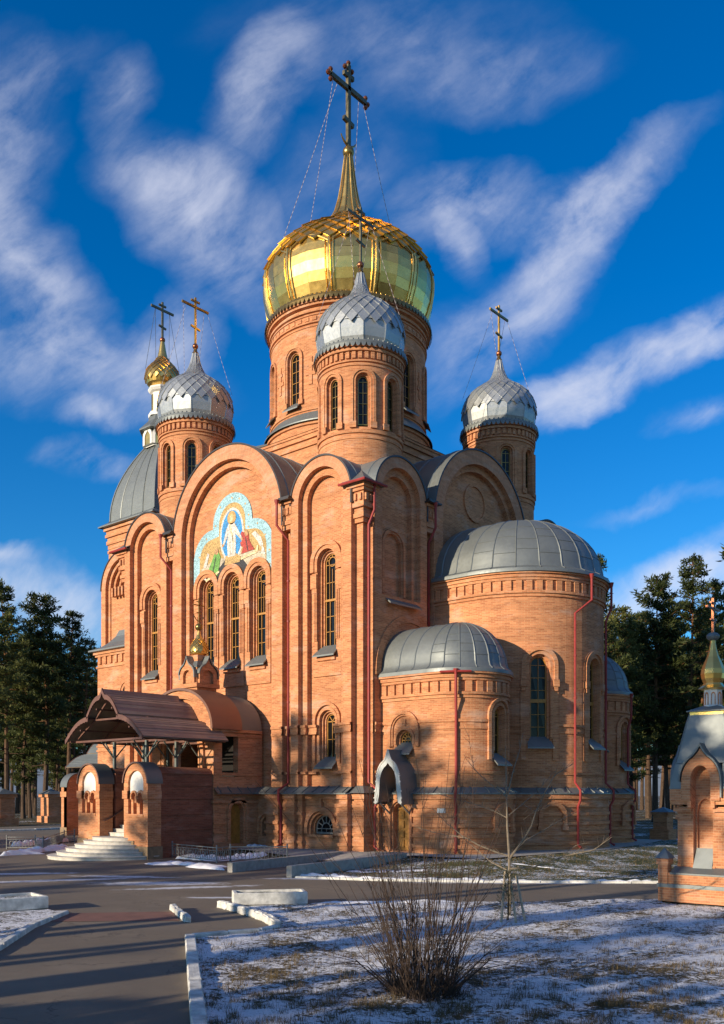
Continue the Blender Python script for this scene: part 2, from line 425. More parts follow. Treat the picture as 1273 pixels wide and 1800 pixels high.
# mosaic colours
def tess(name, col, var=.42):
    m, g, b = newmat(name, .55, 0, col, .3)
    vo = g.n('ShaderNodeTexVoronoi', i_Scale=22.); g.l(objc(g), vo.inputs['Vector'])
    hv = g.n('ShaderNodeHueSaturation'); hv.inputs['Color'].default_value = (*col, 1)
    sp = g.n('ShaderNodeSeparateColor'); g.l(vo.outputs['Color'], sp.inputs[0])
    lg = g.noise(objc(g), 1.4, 3).outputs[0]
    g.l(g.math('MULTIPLY', g.math('MULTIPLY_ADD', sp.outputs[0], 2*var, 1-var), g.math('MULTIPLY_ADD', lg, .5, .75)), hv.inputs['Value'])
    g.l(hv.outputs[0], b.inputs['Base Color']); return m
MO = {k: tess('mosaic_'+k, v) for k, v in dict(sky=(.27, .45, .51), ochre=(.42, .28, .11), sand=(.62, .48, .28), blue=(.045, .24, .52), deep=(.10, .16, .26),
      white=(.52, .49, .45), red=(.36, .055, .04), green=(.13, .30, .07), skin=(.42, .24, .12), dark=(.035, .035, .04), pale=(.44, .38, .28), halo=(.50, .30, .12)).items()}
# ground
def asphalt():
    m, g, b = newmat('asphalt', .85, 0, (.05, .05, .05), .35)
    pos = objc(g)
    n = g.noise(pos, .35, 6, .65).outputs[0]; f = g.noise(pos, 55, 3, .7).outputs[0]; md = g.noise(pos, 3, 6, .7).outputs[0]
    c = g.ramp(n, [(.3, (.15, .117, .080)), (.55, (.21, .165, .114)), (.75, (.29, .23, .163))]).outputs[0]
    c = g.mix(g.math('MULTIPLY', f, .55), c, (.08, .068, .056)); c = g.mix(g.ramp(f, [(.62, (0, 0, 0)), (.75, (.7, .7, .7))]).outputs[0], c, (.40, .34, .28))
    cv = g.n('ShaderNodeTexVoronoi', feature='DISTANCE_TO_EDGE', i_Scale=.42); wp = g.vmath('ADD', pos, g.vmath('SCALE', g.noise(pos, 1.1, 5, .6).outputs['Color'], None, 1.6).outputs[0]).outputs[0]; g.l(wp, cv.inputs['Vector'])
    ck = g.math('MULTIPLY', g.ramp(cv.outputs[0], [(.0, (1, 1, 1)), (.012, (0, 0, 0))]).outputs[0], g.ramp(n, [(.45, (0, 0, 0)), (.6, (.8, .8, .8))]).outputs[0])
    c = g.mix(ck, c, (.022, .018, .015))
    pv = g.n('ShaderNodeTexVoronoi', i_Scale=.16); g.l(wp, pv.inputs['Vector']); ps = g.n('ShaderNodeSeparateColor'); g.l(pv.outputs['Color'], ps.inputs[0])
    c = g.mix(g.math('MULTIPLY', ps.outputs[0], .35), c, (.14, .12, .10))
    # trodden frost where it has not melted
    def el(px, py, rx, ry, ang):
        mp = g.n('ShaderNodeMapping', vector_type='TEXTURE'); p = G(px, py)
        mp.inputs['Location'].default_value = p; mp.inputs['Rotation'].default_value = (0, 0, radians(ang)); mp.inputs['Scale'].default_value = (rx, ry, 9)
        g.l(pos, mp.inputs[0]); gr = g.n('ShaderNodeTexGradient', gradient_type='SPHERICAL'); g.l(mp.outputs[0], gr.inputs[0]); return gr.outputs[1]
    t = None
    for a in ((275, 1553, 3.4, 1.0, 40), (340, 1560, 3.2, .5, 60), (90, 1548, 4.5, .6, 62), (215, 1541, 3, .6, 30), (560, 1545, 3.2, .5, 35), (30, 1536, 3.5, .6, 50), (385, 1578, 1.5, .3, 40), (960, 1552, 7, .5, 40)):
        o = el(*a); t = o if t is None else g.math('MAXIMUM', t, o)
    k = g.math('MULTIPLY', t, g.math('MULTIPLY_ADD', md, 2.6, -.55)); k = g.ramp(k, [(.18, (0, 0, 0)), (.5, (.85, .85, .85))]).outputs[0]
    sp = g.ramp(g.noise(pos, 7, 5, .75).outputs[0], [(.70, (0, 0, 0)), (.76, (.5, .5, .5))]).outputs[0]
    k = g.math('MAXIMUM', k, g.math('MULTIPLY', sp, .5))
    c = g.mix(k, c, (.62, .62, .64))
    g.l(c, b.inputs['Base Color']); bump(g, b, g.math('ADD', f, g.math('MULTIPLY', md, .5)), .5, .012)
    return m
ASPH = asphalt()
def snowgrass(name, bias, gcol=((.035, .028, .012), (.095, .070, .032), (.19, .14, .07)), sc=1.0, fine=1.):
    m, g, b = newmat(name, .85, 0, (.5, .5, .5), .2)
    pos = objc(g)
    a = g.noise(pos, .55*sc, 5, .6).outputs[0]; d = g.noise(pos, 5.5*sc, 7, .72).outputs[0]; e = g.noise(pos, 17*fine, 5, .75, .6).outputs[0]
    gc = g.ramp(e, [(.3, gcol[0]), (.5, gcol[1]), (.7, gcol[2])]).outputs[0]
    gc = g.mix(g.ramp(a, [(.4, (0, 0, 0)), (.65, (.5, .5, .5))]).outputs[0], gc, (.050, .050, .018))
    k = g.math('ADD', g.math('MULTIPLY', a, 1.0), g.math('ADD', g.math('MULTIPLY', d, 1.05), g.math('MULTIPLY', e, 1.15)))
    k = g.math('ADD', k, bias)
    k = g.ramp(k, [(.65, (0, 0, 0)), (.82, (1, 1, 1))]); k.color_ramp.interpolation = 'EASE'
    sc_ = g.ramp(e, [(.3, (.60, .61, .64)), (.6, (.80, .80, .82))]).outputs[0]
    c = g.mix(k.outputs[0], gc, sc_)
    g.l(c, b.inputs['Base Color']); bump(g, b, g.math('ADD', g.math('MULTIPLY', d, 1.2), e), .8, .05)
    return m
LAWN = snowgrass('snowy_grass', -.80)
STRIP = snowgrass('thin_snow_grass', -.98, gcol=((.028, .034, .010), (.070, .076, .024), (.15, .135, .05)))
FLOOR = snowgrass('forest_floor', -1.05, sc=.4, fine=.3)
SNOW = simple('snow', (.82, .82, .84), .8, 0, .06, 6, .2, .5)
BLADE = simple('dry_grass', (.12, .085, .038), .8, 0, .5, 9)
def barkmat():
    m, g, b = newmat('pine_bark', .9, 0, (.1, .06, .04), .2)
    pos = objc(g); sp = g.n('ShaderNodeSeparateXYZ'); g.l(pos, sp.inputs[0])
    mp = g.n('ShaderNodeMapping'); mp.inputs['Scale'].default_value = (6, 6, 1.3); g.l(pos, mp.inputs[0])
    n = g.noise(mp.outputs[0], 2, 6, .7).outputs[0]
    k = g.math('MULTIPLY_ADD', sp.outputs[2], .09, -.35, clamp=True)       # bark turns orange and flaky higher up
    lo_ = g.ramp(n, [(.3, (.03, .02, .015)), (.7, (.12, .08, .055))]).outputs[0]
    hi_ = g.ramp(n, [(.3, (.09, .04, .018)), (.7, (.22, .105, .045))]).outputs[0]
    g.l(g.mix(k, lo_, hi_), b.inputs['Base Color']); bump(g, b, n, .6, .05); return m
BARK = barkmat()
HILL = simple('far_hill', (.17, .21, .26), .95, 0, .25, .01)  # bluish haze of the low horizon put into the colour
def leafmat(name, c0, c1, c2):
    m, g, b = newmat(name, .6, 0, c1, .25)
    oi = g.n('ShaderNodeObjectInfo'); pos = objc(g)
    n = g.noise(pos, .55, 4, .6).outputs[0]
    n = g.math('ADD', g.math('MULTIPLY', n, .75), g.math('MULTIPLY', oi.outputs['Random'], .28))
    c = g.ramp(n, [(.3, c0), (.52, c1), (.75, c2)]).outputs[0]; g.l(c, b.inputs['Base Color'])
    ts = g.n('ShaderNodeBsdfTranslucent'); g.l(c, ts.inputs[0]); mx = g.n('ShaderNodeMixShader', i_0=.3)
    g.l(b.outputs[0], mx.inputs[1]); g.l(ts.outputs[0], mx.inputs[2])
    out = [x for x in g.nt.nodes if x.type == 'OUTPUT_MATERIAL'][0]; g.l(mx.outputs[0], out.inputs[0])
    return m
NEEDLE = leafmat('pine_needles', (.030, .042, .012), (.070, .085, .024), (.15, .15, .04))
TWIG = simple('shrub_twig', (.05, .032, .023), .8, 0, .3, 9)
YTREE = simple('young_bark', (.17, .135, .095), .8, 0, .25, 12)
STAKE = simple('bare_stake', (.42, .33, .22), .85, 0, .2, 12)
REDW = simple('faded_red_paving', (.20, .10, .075), .85, 0, .2, 3, .3, .3)
def chainmat():
    m, g, b = newmat('chain_links', .4, .2, (.7, .6, .55), .5)
    w = g.n('ShaderNodeTexWave', wave_type='BANDS', bands_direction='Z', i_Scale=1.1); g.l(objc(g), w.inputs[0])
    c = g.ramp(w.outputs[0], [(.45, (.16, .12, .14)), (.55, (.50, .44, .42))]); g.l(c.outputs[0], b.inputs['Base Color']); return m
CHAIN = chainmat()
# ------------------------------------------------------------------ the church
CCX, CCY, HB = -9.66, 9.31, 9.31
church = thing('church', 'tall red brick church with gold central dome, silver corner cupolas and a mosaic', 'church', (CCX, CCY, 0), world=True)
FA = flat(CCX, 0, 1, 0, 0, 1); FB = flat(CCX+HB, CCY, 0, 1, -1, 0)
FC = flat(CCX, 2*HB, -1, 0, 0, -1); FD = flat(CCX-HB, CCY, 0, -1, 1, 0)

def sill(M, uc, hw, z, d0, parent, out=.36, drop=.42, mat=None):
    mb = MB(); a, b = uc-hw, uc+hw
    p = [M(a, z+.08, d0+.22), M(b, z+.08, d0+.22), M(b+.05, z-drop, d0-out), M(a-.05, z-drop, d0-out)]
    lo_ = [q-Vector((0, 0, .07)) for q in p]
    mb.poly(p); mb.poly(lo_[::-1])
    for i in range(4):
        j = (i+1) % 4; mb.poly([lo_[i], lo_[j], p[j], p[i]])
    return mb.build('sill', mat or ZINC, parent)
def window(M, uc, zb, zs, hw, d0, style='tall', parent=None, name='window', wood=None, hood=True, sl=True, rev=.36, st=3, panel=0):
    """stepped brick surround (the window itself) with frame, pane and sill as its parts; returns the hole in the wall"""
    parent = parent or church; wood = wood or WOOD
    stp = .085
    hole = Arch(uc, hw+stp*(st-1), zb-.15, zs); mb = MB(); cur = hole; d = d0
    for i in range(st):
        dn = d0+rev*(i+1)/st
        bridge(mb, M, cur.outline(), d, cur.outline(), dn); d = dn
        if i < st-1:
            nx = cur.inset(stp); bridge(mb, M, cur.outline(), d, nx.outline(), d); cur = nx
    e = hw+stp*(st-1)
    if hood == 'tall':
        zi = zs-.42
        if panel:
            o = Arch(uc, e+.30, zb-1.35, zs); i_ = Arch(uc, e+.004, zb-.45, zs)
            bridge(mb, M, o.outline(), d0-.07, i_.outline(), d0-.07); bridge(mb, M, o.outline(), d0, o.outline(), d0-.07); bridge(mb, M, i_.outline(), d0-.07, i_.outline(), d0)
            mbox(mb, M, uc-e+.02, uc+e-.02, zb-.64, zb-.46, d0-.16, d0)
        hoodring(mb, M, Arch(uc, e+.40, zi, zs), Arch(uc, e+.17, zi, zs), d0, d0-.17)
        hoodring(mb, M, Arch(uc, e+.17, zi, zs), Arch(uc, e+.0, zi, zs), d0, d0-.11)
        for sg in (-1, 1):
            a, b = sorted((uc+sg*(e+.02), uc+sg*(e+.40)))
            mbox(mb, M, a, b, zi-.75, zi-.09, d0-.14, d0); mbox(mb, M, a+.06, b-.06, zi-.95, zi-.75, d0-.11, d0)
            for q in (.05, .17):
                a2 = uc+sg*(e+q); mbox(mb, M, a2-.035, a2+.035, zb+.3, zi-.75, d0-.12, d0)
    elif hood == 'drum':
        hoodring(mb, M, Arch(uc, e+.22, zb-.12, zs), Arch(uc, e+.1, zb-.12, zs), d0, d0-.10)
        hoodring(mb, M, Arch(uc, e+.1, zb-.12, zs), Arch(uc, e+.0, zb-.12, zs), d0, d0-.05)
        mbox(mb, M, uc-e-.26, uc-e+.03, zb-.2, zb+.08, d0-.13, d0); mbox(mb, M, uc+e-.03, uc+e+.26, zb-.2, zb+.08, d0-.13, d0)
    elif hood == 'apse':
        hoodring(mb, M, Arch(uc, e+.34, zs-.7, zs), Arch(uc, e+.16, zs-.7, zs), d0, d0-.16)
        hoodring(mb, M, Arch(uc, e+.16, zb, zs), Arch(uc, e+.0, zb, zs), d0, d0-.08)
        for sg in (-1, 1):
            a, b = sorted((uc+sg*(e+.12), uc+sg*(e+.38))); mbox(mb, M, a, b, zs-1.0, zs-.68, d0-.2, d0); mbox(mb, M, a+.05, b-.05, zs-1.2, zs-1.0, d0-.16, d0)
            mbox(mb, M, a, b, zb-1.0, zs-1.2, d0-.09, d0)
    elif hood == 'fanlow':
        hoodring(mb, M, Arch(uc, .86, zb-.1, zs+.42), Arch(uc, .70, zb-.1, zs+.42), d0, d0-.13); hoodring(mb, M, Arch(uc, .70, zb-.1, zs+.42), Arch(uc, .62, zb-.1, zs+.42), d0, d0-.07)
        hoodring(mb, M, Arch(uc, e+.14, zb, zs), Arch(uc, e+.0, zb, zs), d0, d0-.05)
        mbox(mb, M, uc-.09, uc+.09, zs+.62, zs+.9, d0-.06, d0)
    elif hood == 'low':
        hoodring(mb, M, Arch(uc, e+.36, zb-.2, zs), Arch(uc, e+.22, zb-.2, zs), d0, d0-.12)
        hoodring(mb, M, Arch(uc, e+.14, zb+.2, zs), Arch(uc, e+.0, zb+.2, zs), d0, d0-.05)
    w = mb.build(name, [BRICK], parent)
    dp = d0+rev
    fr = MB(); ar = Arch(uc, hw, zb, zs); H = zs-zb
    inn = ar.inset(.05, .05)
    bridge(fr, M, ar.outline(), dp-.05, inn.outline(), dp-.05); bridge(fr, M, inn.outline(), dp-.05, inn.outline(), dp)
    def hb(z, t=.04): fr_hw = hw if z <= zs else hw*sqrt(max(0, 1-((z-zs)/hw)**2)); mbox(fr, M, uc-fr_hw, uc+fr_hw, z-t*.36, z+t*.36, dp-.045, dp)
    def vb(u, z0, z1, t=.04): mbox(fr, M, uc+u-t*.36, uc+u+t*.36, z0, z1, dp-.045, dp)
    if style == 'tall':
        zt = zb+.56*H; hb(zt, .11); mbox(fr, M, uc-hw, uc+hw, zt-.05, zt+.05, dp-.09, dp)
        for q in (.19, .37): hb(zb+q*H)
        for q in (.77, .98): hb(zb+q*H)
        for q in (-.33, .33): vb(q*hw*1.05, zb, zt, .045)
        vb(0, zt, zb+.93*H, .035); vb(-.42*hw, zt, zs-.1, .03); vb(.42*hw, zt, zs-.1, .03)
        a1, a2 = Arch(uc, hw*.58, zs+.02, zs+.08), Arch(uc, hw*.58-.045, zs+.02, zs+.08)
        cpts = [(uc+hw*.55*cos(2*pi*i/20), zs+.06+hw*.55*sin(2*pi*i/20)) for i in range(20)]
        cin = [(uc+(hw*.55-.04)*cos(2*pi*i/20), zs+.06+(hw*.55-.04)*sin(2*pi*i/20)) for i in range(20)]
        bridge(fr, M, cpts, dp-.045, cin, dp-.045)
        for t in (20, 55, 90, 125, 160):
            c_, s_ = cos(radians(t)), sin(radians(t))
            fr.bar(M(uc+hw*.55*c_, zs+.06+hw*.55*s_, dp-.02), M(uc+hw*.97*c_, zs+hw*.97*s_, dp-.02), .035)
    elif style == 'small':
        vb(0, zb, zs, .04); hb(zb+.52*H, .04); hb(zs-.02, .06)
        for sg in (-1, 1): fr.bar(M(uc, zs, dp-.02), M(uc+sg*hw*.62, zs+hw*.75, dp-.02), .035)
        vb(-.45*hw, zb, zs, .02) if hw > .4 else None
    elif style == 'drum':
        vb(0, zb, zs+hw*.5, .035)
        for q in (.25, .5, .75, 1): hb(zb+q*H, .035)
    elif style == 'fan':
        for t in (0, 30, 60, 90, 120, 150, 180):
            c_, s_ = cos(radians(t)), sin(radians(t)); fr.bar(M(uc+hw*.42*c_, zs+hw*.42*s_, dp-.02), M(uc+hw*.97*c_, zs+hw*.97*s_, dp-.02), .04)
        cpts = [(uc+hw*.48*cos(pi*i/12), zs+hw*.48*sin(pi*i/12)) for i in range(13)]; cin = [(uc+(hw*.48-.05)*cos(pi*i/12), zs+(hw*.48-.05)*sin(pi*i/12)) for i in range(13)]
        bridge(fr, M, cpts, dp-.045, cin, dp-.045, False); hb(zs, .05); hb(zb+.3*H, .04)
        for q in (-.5, 0, .5): vb(q*hw, zb, zs, .025)
    elif style == 'apse':
        vb(0, zb, zs+hw*.9, .04)
        for q in (.16, .33, .5, .66, .83, 1): hb(zb+q*H, .05 if q == .5 else .04)
        mbox(fr, M, uc-hw, uc+hw, zb+.49*H, zb+.54*H, dp-.09, dp)
    fr.build('frame', wood, w)
    pn = MB(); fill(pn, M, ar.outline(), dp+.005); pn.build('pane', GLASS, w)
    if sl: sill(M, uc, e+.03, zb+.02, d0+.02, w)
    return hole

def bay(M, uc, hw, zs, rings, holes, z0=2.9, zrec=None, L=5.0, nm='gable_wall', extra=None, ledge=False):
    mb = MB(); outer = Arch(uc, hw, z0, zs, n=20)
    cur = Arch(uc, hw-rings[0][0], z0 if zrec is None else zrec, zs, n=20); d = 0
    o = [(u, outer.top(u)) for u in outer.us]; w1 = [(u, cur.top(u)) for u in cur.us]
    sheet(mb, M, outer.u0, outer.u1, z0, zs, [Rect(cur.u0, cur.u1, cur.zb, zs)])
    for i in range(len(o)-1):                        # ring of headers laid on end round the arch
        r0 = hw*pi*i/(len(o)-1); r1 = hw*pi*(i+1)/(len(o)-1)
        mb.poly([M(*o[i], 0), M(*o[i+1], 0), M(*w1[i+1], 0), M(*w1[i], 0)], [(r0, 0), (r1, 0), (r1, rings[0][0]), (r0, rings[0][0])], 1)
    for ins, dep in rings[1:]:
        bridge(mb, M, cur.outline(), d, cur.outline(), d+dep); d += dep
        if ins: nx = cur.inset(ins); bridge(mb, M, cur.outline(), d, nx.outline(), d); cur = nx
    sheet(mb, M, cur.u0, cur.u1, cur.zb, cur.top, holes, d, extra=cur.us)
    bridge(mb, M, [(hw*sg+uc, z) for sg, z in ((1, z0), (1, zs))], 0, [(hw*sg+uc, z) for sg, z in ((1, z0), (1, zs))], .4, False)
    bridge(mb, M, [(-hw+uc, zs), (-hw+uc, z0)], 0, [(-hw+uc, zs), (-hw+uc, z0)], .4, False)
    w = mb.build(nm, [BRICK, ARCHB], church)
    # barrel roof behind the gable
    rb = MB(); ra = Arch(uc, hw+.05, zs-.6, zs, n=20); ol = ra.outline()[1:]; inr = Arch(uc, hw-.03, zs-.6, zs, n=20).outline()[1:]
    bridge(rb, M, ol, -.05, ol, L, False, 0, True); bridge(rb, M, inr, -.05, ol, -.05, False, 1); bridge(rb, M, inr, -.05, inr, .02, False, 1)
    for k in range(int(L/1.15)+1):
        dd = .5+k*1.15
        if dd < L: rb.tube([M(u, z, dd) for u, z in ol[1:-1]], .03, 4, 0, False, False)
    rb.build('barrel_roof', [ZINC, TRIM], church)
    return d
RB = [(.72, 0), (.32, .28), (0, .28)]; RS = [(.50, 0), (.34, .26), (0, .26)]
ZT, ZST = 9.36, 13.28
# front A
h3 = [window(off(FA, .56), w, ZT, ZST-.04, .42, 0, 'tall', hood='tall', panel=1) for w in (-1.96, 0, 1.96)]
bay(FA, 0, 4.18, 15.9, RB, h3, L=5.2, nm='gable_wall')
for w in (-6.66, 6.66):
    hs_ = [window(off(FA, .52), w, ZT, ZST, .42, 0, 'tall', hood='tall', panel=1), window(off(FA, .52), w, 4.2, 5.95, .33, 0, 'small', hood='low', panel=0)]
    bay(FA, w, 1.91, 16.1, RS, hs_, L=4.9)
# side B
for w in (-6.66, 6.66):
    mbk = MB(); nz = Arch(w, .62, 11.75, 14.0)
    bay(FB, w, 1.91, 16.1, RS, [nz], zrec=11.55, L=4.9)
    M_ = off(FB, .52); bridge(mbk, M_, nz.outline(), 0, nz.outline(), .2); fill(mbk, M_, nz.outline(), .2)
    hoodring(mbk, M_, Arch(w, .84, 11.75, 14.0), Arch(w, .70, 11.75, 14.0), 0, -.08); nn = mbk.build('blind_niche', [BRICK], church)
    sill(FB, w, 1.12, 11.5, 0, nn, .3, .3)
bay(FB, 0, 4.18, 15.9, RB, [], zrec=12.2, L=5.2)
rd = MB(); M_ = off(FB, .56)
dk = Disc(0, 17.55, .98).outline(); di = Disc(0, 17.55, .84).outline()
bridge(rd, M_, dk, 0, dk, -.09); bridge(rd, M_, dk, -.09, di, -.09); bridge(rd, M_, di, -.09, di, -.01); fill(rd, M_, di, -.02)
rd.build('roundel', [BRICK], church)
for M_ in (FC, FD):
    bay(M_, 0, 4.18, 15.9, RB, [], L=5.2)
    for w in (-6.66, 6.66): bay(M_, w, 1.91, 16.1, RS, [], L=4.9)
# piers in the notches and at the corners
def cap_stack(mb, M, u0, u1, z, dd, grow=(.0, .07, .0, .1)):
    for k, (dz, gr) in enumerate(((.22, .05), (.2, .12), (.25, .06), (.5, .12), (.14, .2))):
        mbox(mb, M, u0-gr*.6, u1+gr*.6, z, z+dz-.004, dd-gr, dd+.5); z += dz
    return z
for M_ in (FA, FB, FC, FD):
    for sg in (-1, 1):
        mb = MB(); a, b = sorted((sg*4.14, sg*4.79))
        mbox(mb, M_, a, b, 2.6, 15.2, .36, .9)
        a, b = sorted((sg*4.2, sg*4.73)); z = cap_stack(mb, M_, a, b, 15.05, .1)
        for q in (-.1, .14): mbox(mb, M_, (a+b)/2+q-.05, (a+b)/2+q+.05, 15.75, 16.05, -.08, .1)
        p = mb.build('pier', [BRICK], church)
        mb = MB(); c = (a+b)/2
        mbox(mb, M_, c-.46, c+.46, 16.36, 16.43, -.34, .6, 0); mbox(mb, M_, c-.36, c+.36, 16.43, 16.56, -.2, .6, 0); mb.build('cap', [TRIM], p)
def corner(sx, sy):
    X, Y = CCX+sx*HB, CCY+sy*HB
    def bx(mb, g_, z0, z1, w=.9, m=0):
        x0, x1 = sorted((X+sx*g_, X-sx*w)); y0, y1 = sorted((Y+sy*g_, Y-sy*w)); mb.box(x0, x1, y0, y1, z0, z1, m)
    mb = MB(); bx(mb, -.32, 2.6, 14.9)
    for z0, z1, g_ in ((14.6, 14.8, -.2), (14.8, 15.0, -.12), (15.0, 15.25, -.18), (15.25, 15.45, -.06), (15.45, 15.95, -.12), (15.95, 16.1, -.03), (16.1, 16.3, .06)): bx(mb, g_, z0+.002, z1, 1.0)
    for k in (.25, .55):
        for q in (0, 1):
            x, y = (X-sx*k, Y+sy*-.08) if q == 0 else (X+sx*-.08, Y-sy*k)
            mb.box(x-.06, x+.06, y-.06, y+.06, 15.55, 15.85)
    p = mb.build('corner_pier', [BRICK], church)
    mb = MB(); e = .22
    P0 = Vector((X+sx*e, Y+sy*e, 16.34)); P1 = Vector((X-sx*1.25, Y+sy*e, 16.34)); P2 = Vector((X+sx*e, Y-sy*1.25, 16.34)); P3 = Vector((X-sx*1.7, Y-sy*1.7, 17.75)); P4 = Vector((X-sx*1.25, Y-sy*1.25, 16.34))
    mb.poly([P1, P0, P3]); mb.poly([P0, P2, P3]); dn = Vector((0, 0, -.06))
    mb.poly([P1+dn, P0+dn, P2+dn, P4+dn])
    for a, b in ((P1, P0), (P0, P2)): mb.poly([a+dn, b+dn, b, a], m=1)
    mb.tube([P1+Vector((0, sy*.06, -.05)), P0+Vector((sx*.06, sy*.06, -.05)), P2+Vector((sx*.06, 0, -.05))], .06, 6, 1)
    mb.build('corner_roof', [ZINCD, PIPE], p)
for sx in (-1, 1):
    for sy in (-1, 1): corner(sx, sy)
# plinth storey
def strips(mb, M, w, dd, z0=-.3, z1=2.6):                       # coursed ledges of the plinth
    for a, b, d in w:
        mbox(mb, M, a, b, z0, z1, d+dd, 1.0)
        for z in (.28, .72, 1.16, 1.60): mbox(mb, M, a-.035, b+.035, z, z+.14, d+dd-.08, d+dd+.3)
        mbox(mb, M, a-.05, b+.05, 1.98, 2.14, d+dd-.06, d+dd+.3); mbox(mb, M, a-.08, b+.08, 2.36, 2.56, d+dd-.10, d+dd+.3)
def skirt(mb, M, u0, u1, dout=-.42, din=.1, z0=2.62, z1=2.93, step=None, rib=.62):
    n = max(1, int((u1-u0)/(step or (u1-u0))))
    for i in range(n):
        a, b = u0+(u1-u0)*i/n, u0+(u1-u0)*(i+1)/n
        p = [M(a, z0, dout), M(b, z0, dout), M(b, z1, din), M(a, z1, din)]; q = [M(a, z0-.05, dout), M(b, z0-.05, dout)]
        mb.poly(p); mb.poly([q[0], q[1], p[1], p[0]]); mb.poly([q[0], M(a, z0-.05, din), M(b, z0-.05, din), q[1]])
    u = u0+rib*.4
    while u < u1:
        mb.bar(M(u, z0+.02, dout), M(u, z1+.02, din), .03, .05); u += rib
def plinth_bay(M, uc, hw, lw=None, parent=None):
    mb = MB(); dd = -.25; R0, R1 = (.5, .84) if hw < 3 else (.72, 1.04)
    for sg in (-1, 1):
        for a, b, d in ((hw-R0, hw, 0), (hw-R1, hw-R0-.036, .18)):
            a, b = sorted((uc+sg*a, uc+sg*b)); strips(mb, M, [(a, b, d)], dd)
    ph = hw-R1; M2 = off(M, .11); holes = []
    if lw == 'lunette':
        holes = [window(M2, uc, .74, .98, .62, 0, 'fan', hood=False, sl=False, rev=.35, st=2, wood=IRON)]
        hoodring(mb, M2, Arch(uc, 1.02, .74, .98), Arch(uc, .82, .74, .98), 0, -.12); mbox(mb, M2, uc-.12, uc+.12, 1.95, 2.2, -.16, 0); mbox(mb, M2, uc-.05, uc+.05, 2.2, 2.36, -.1, 0)
        mbox(mb, M2, uc-.8, uc+.8, .60, .72, -.1, .1)
    elif lw == 'arches':
        holes = [Arch(3.0, .33, .55, 1.15)]
        o = holes[0].outline(); bridge(mb, M2, o, 0, o, .4); hoodring(mb, M2, Arch(3.0, .62, .7, 1.15), Arch(3.0, .45, .7, 1.15), 0, -.1)
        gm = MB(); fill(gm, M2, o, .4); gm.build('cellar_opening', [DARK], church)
    sheet(mb, M2, uc-ph, uc+ph, -.3, 2.6, holes, 0)
    if lw:
        for z in (.28, .72, 1.16, 1.60):
            for sg in (-1, 1):
                ee = (1.04 if lw == 'lunette' else 0)
                a, b = sorted((uc+sg*ee, uc+sg*ph))
                if b-a > .1 and lw == 'lunette': mbox(mb, M2, a, b, z, z+.1, -.05, .05)
    mbox(mb, M2, uc-ph, uc+ph, 2.36, 2.56, -.1, .1)
    mb.build('plinth_wall', [BRICK], church)
sk = MB()
for M_ in (FA, FB, FC, FD):
    plinth_bay(M_, 0, 4.18, 'arches' if M_ is FA else None)
    for w in (-6.66, 6.66): plinth_bay(M_, w, 1.91, 'lunette' if M_ in (FA,) else None)
    mb = MB()
    for sg in (-1, 1):
        a, b = sorted((sg*4.22, sg*4.71)); strips(mb, M_, [(a, b, .25)], -.25)
    mb.build('plinth_pier', [BRICK], church)
    skirt(sk, M_, -8.6, 8.6)
for sx in (-1, 1):
    for sy in (-1, 1):
        X, Y = CCX+sx*HB, CCY+sy*HB; mb = MB()
        def bx(g_, z0, z1, w=1.0):
            x0, x1 = sorted((X+sx*g_, X-sx*w)); y0, y1 = sorted((Y+sy*g_, Y-sy*w)); mb.box(x0, x1, y0, y1, z0, z1)
        bx(-.02, -.3, 2.6)
        for z in (.28, .72, 1.16, 1.60): bx(.03, z, z+.1)
        bx(.04, 1.98, 2.14); bx(.08, 2.36, 2.56)
        mb.build('plinth_corner', [BRICK], church)
        P = [Vector((X+sx*.2, Y+sy*.2, 2.62)), Vector((X-sx*1.0, Y+sy*.2, 2.62)), Vector((X-sx*1.0, Y-sy*.3, 2.95)), Vector((X-sx*.3, Y-sy*.3, 2.95)), Vector((X-sx*.3, Y-sy*1.0, 2.95)), Vector((X+sx*.2, Y-sy*1.0, 2.62))]
        sk.poly([P[0], P[1], P[2], P[3]]); sk.poly([P[0], P[3], P[4], P[5]])
sk.build('plinth_roof', [ZINC], church)
# belt course above the first storey
bl = MB()
for M_ in (FA, FB):
    for a, b, d in ((-8.57, -8.07, 0), (-5.25, -4.75, 0), (4.75, 5.25, 0), (8.07, 8.57, 0), (-4.18, -3.46, 0), (3.46, 4.18, 0), (-8.07, -7.73, .18), (-5.59, -5.25, .18), (5.25, 5.59, .18), (7.73, 8.07, .18), (-7.7, -7.2, .36), (-6.12, -5.6, .36), (5.6, 6.12, .36), (7.2, 7.7, .36), (-4.74, -4.19, .24), (4.19, 4.74, .24)):
        mbox(bl, M_, a, b, 5.34, 5.44, d-.06, d+.1); mbox(bl, M_, a, b, 5.44, 5.66, d-.03, d+.1); mbox(bl, M_, a, b, 5.66, 5.78, d-.09, d+.1)
        mbox(bl, M_, a, b, 3.5, 3.62, d-.05, d+.1)
bl.build('belt_course', [BRICK], church)
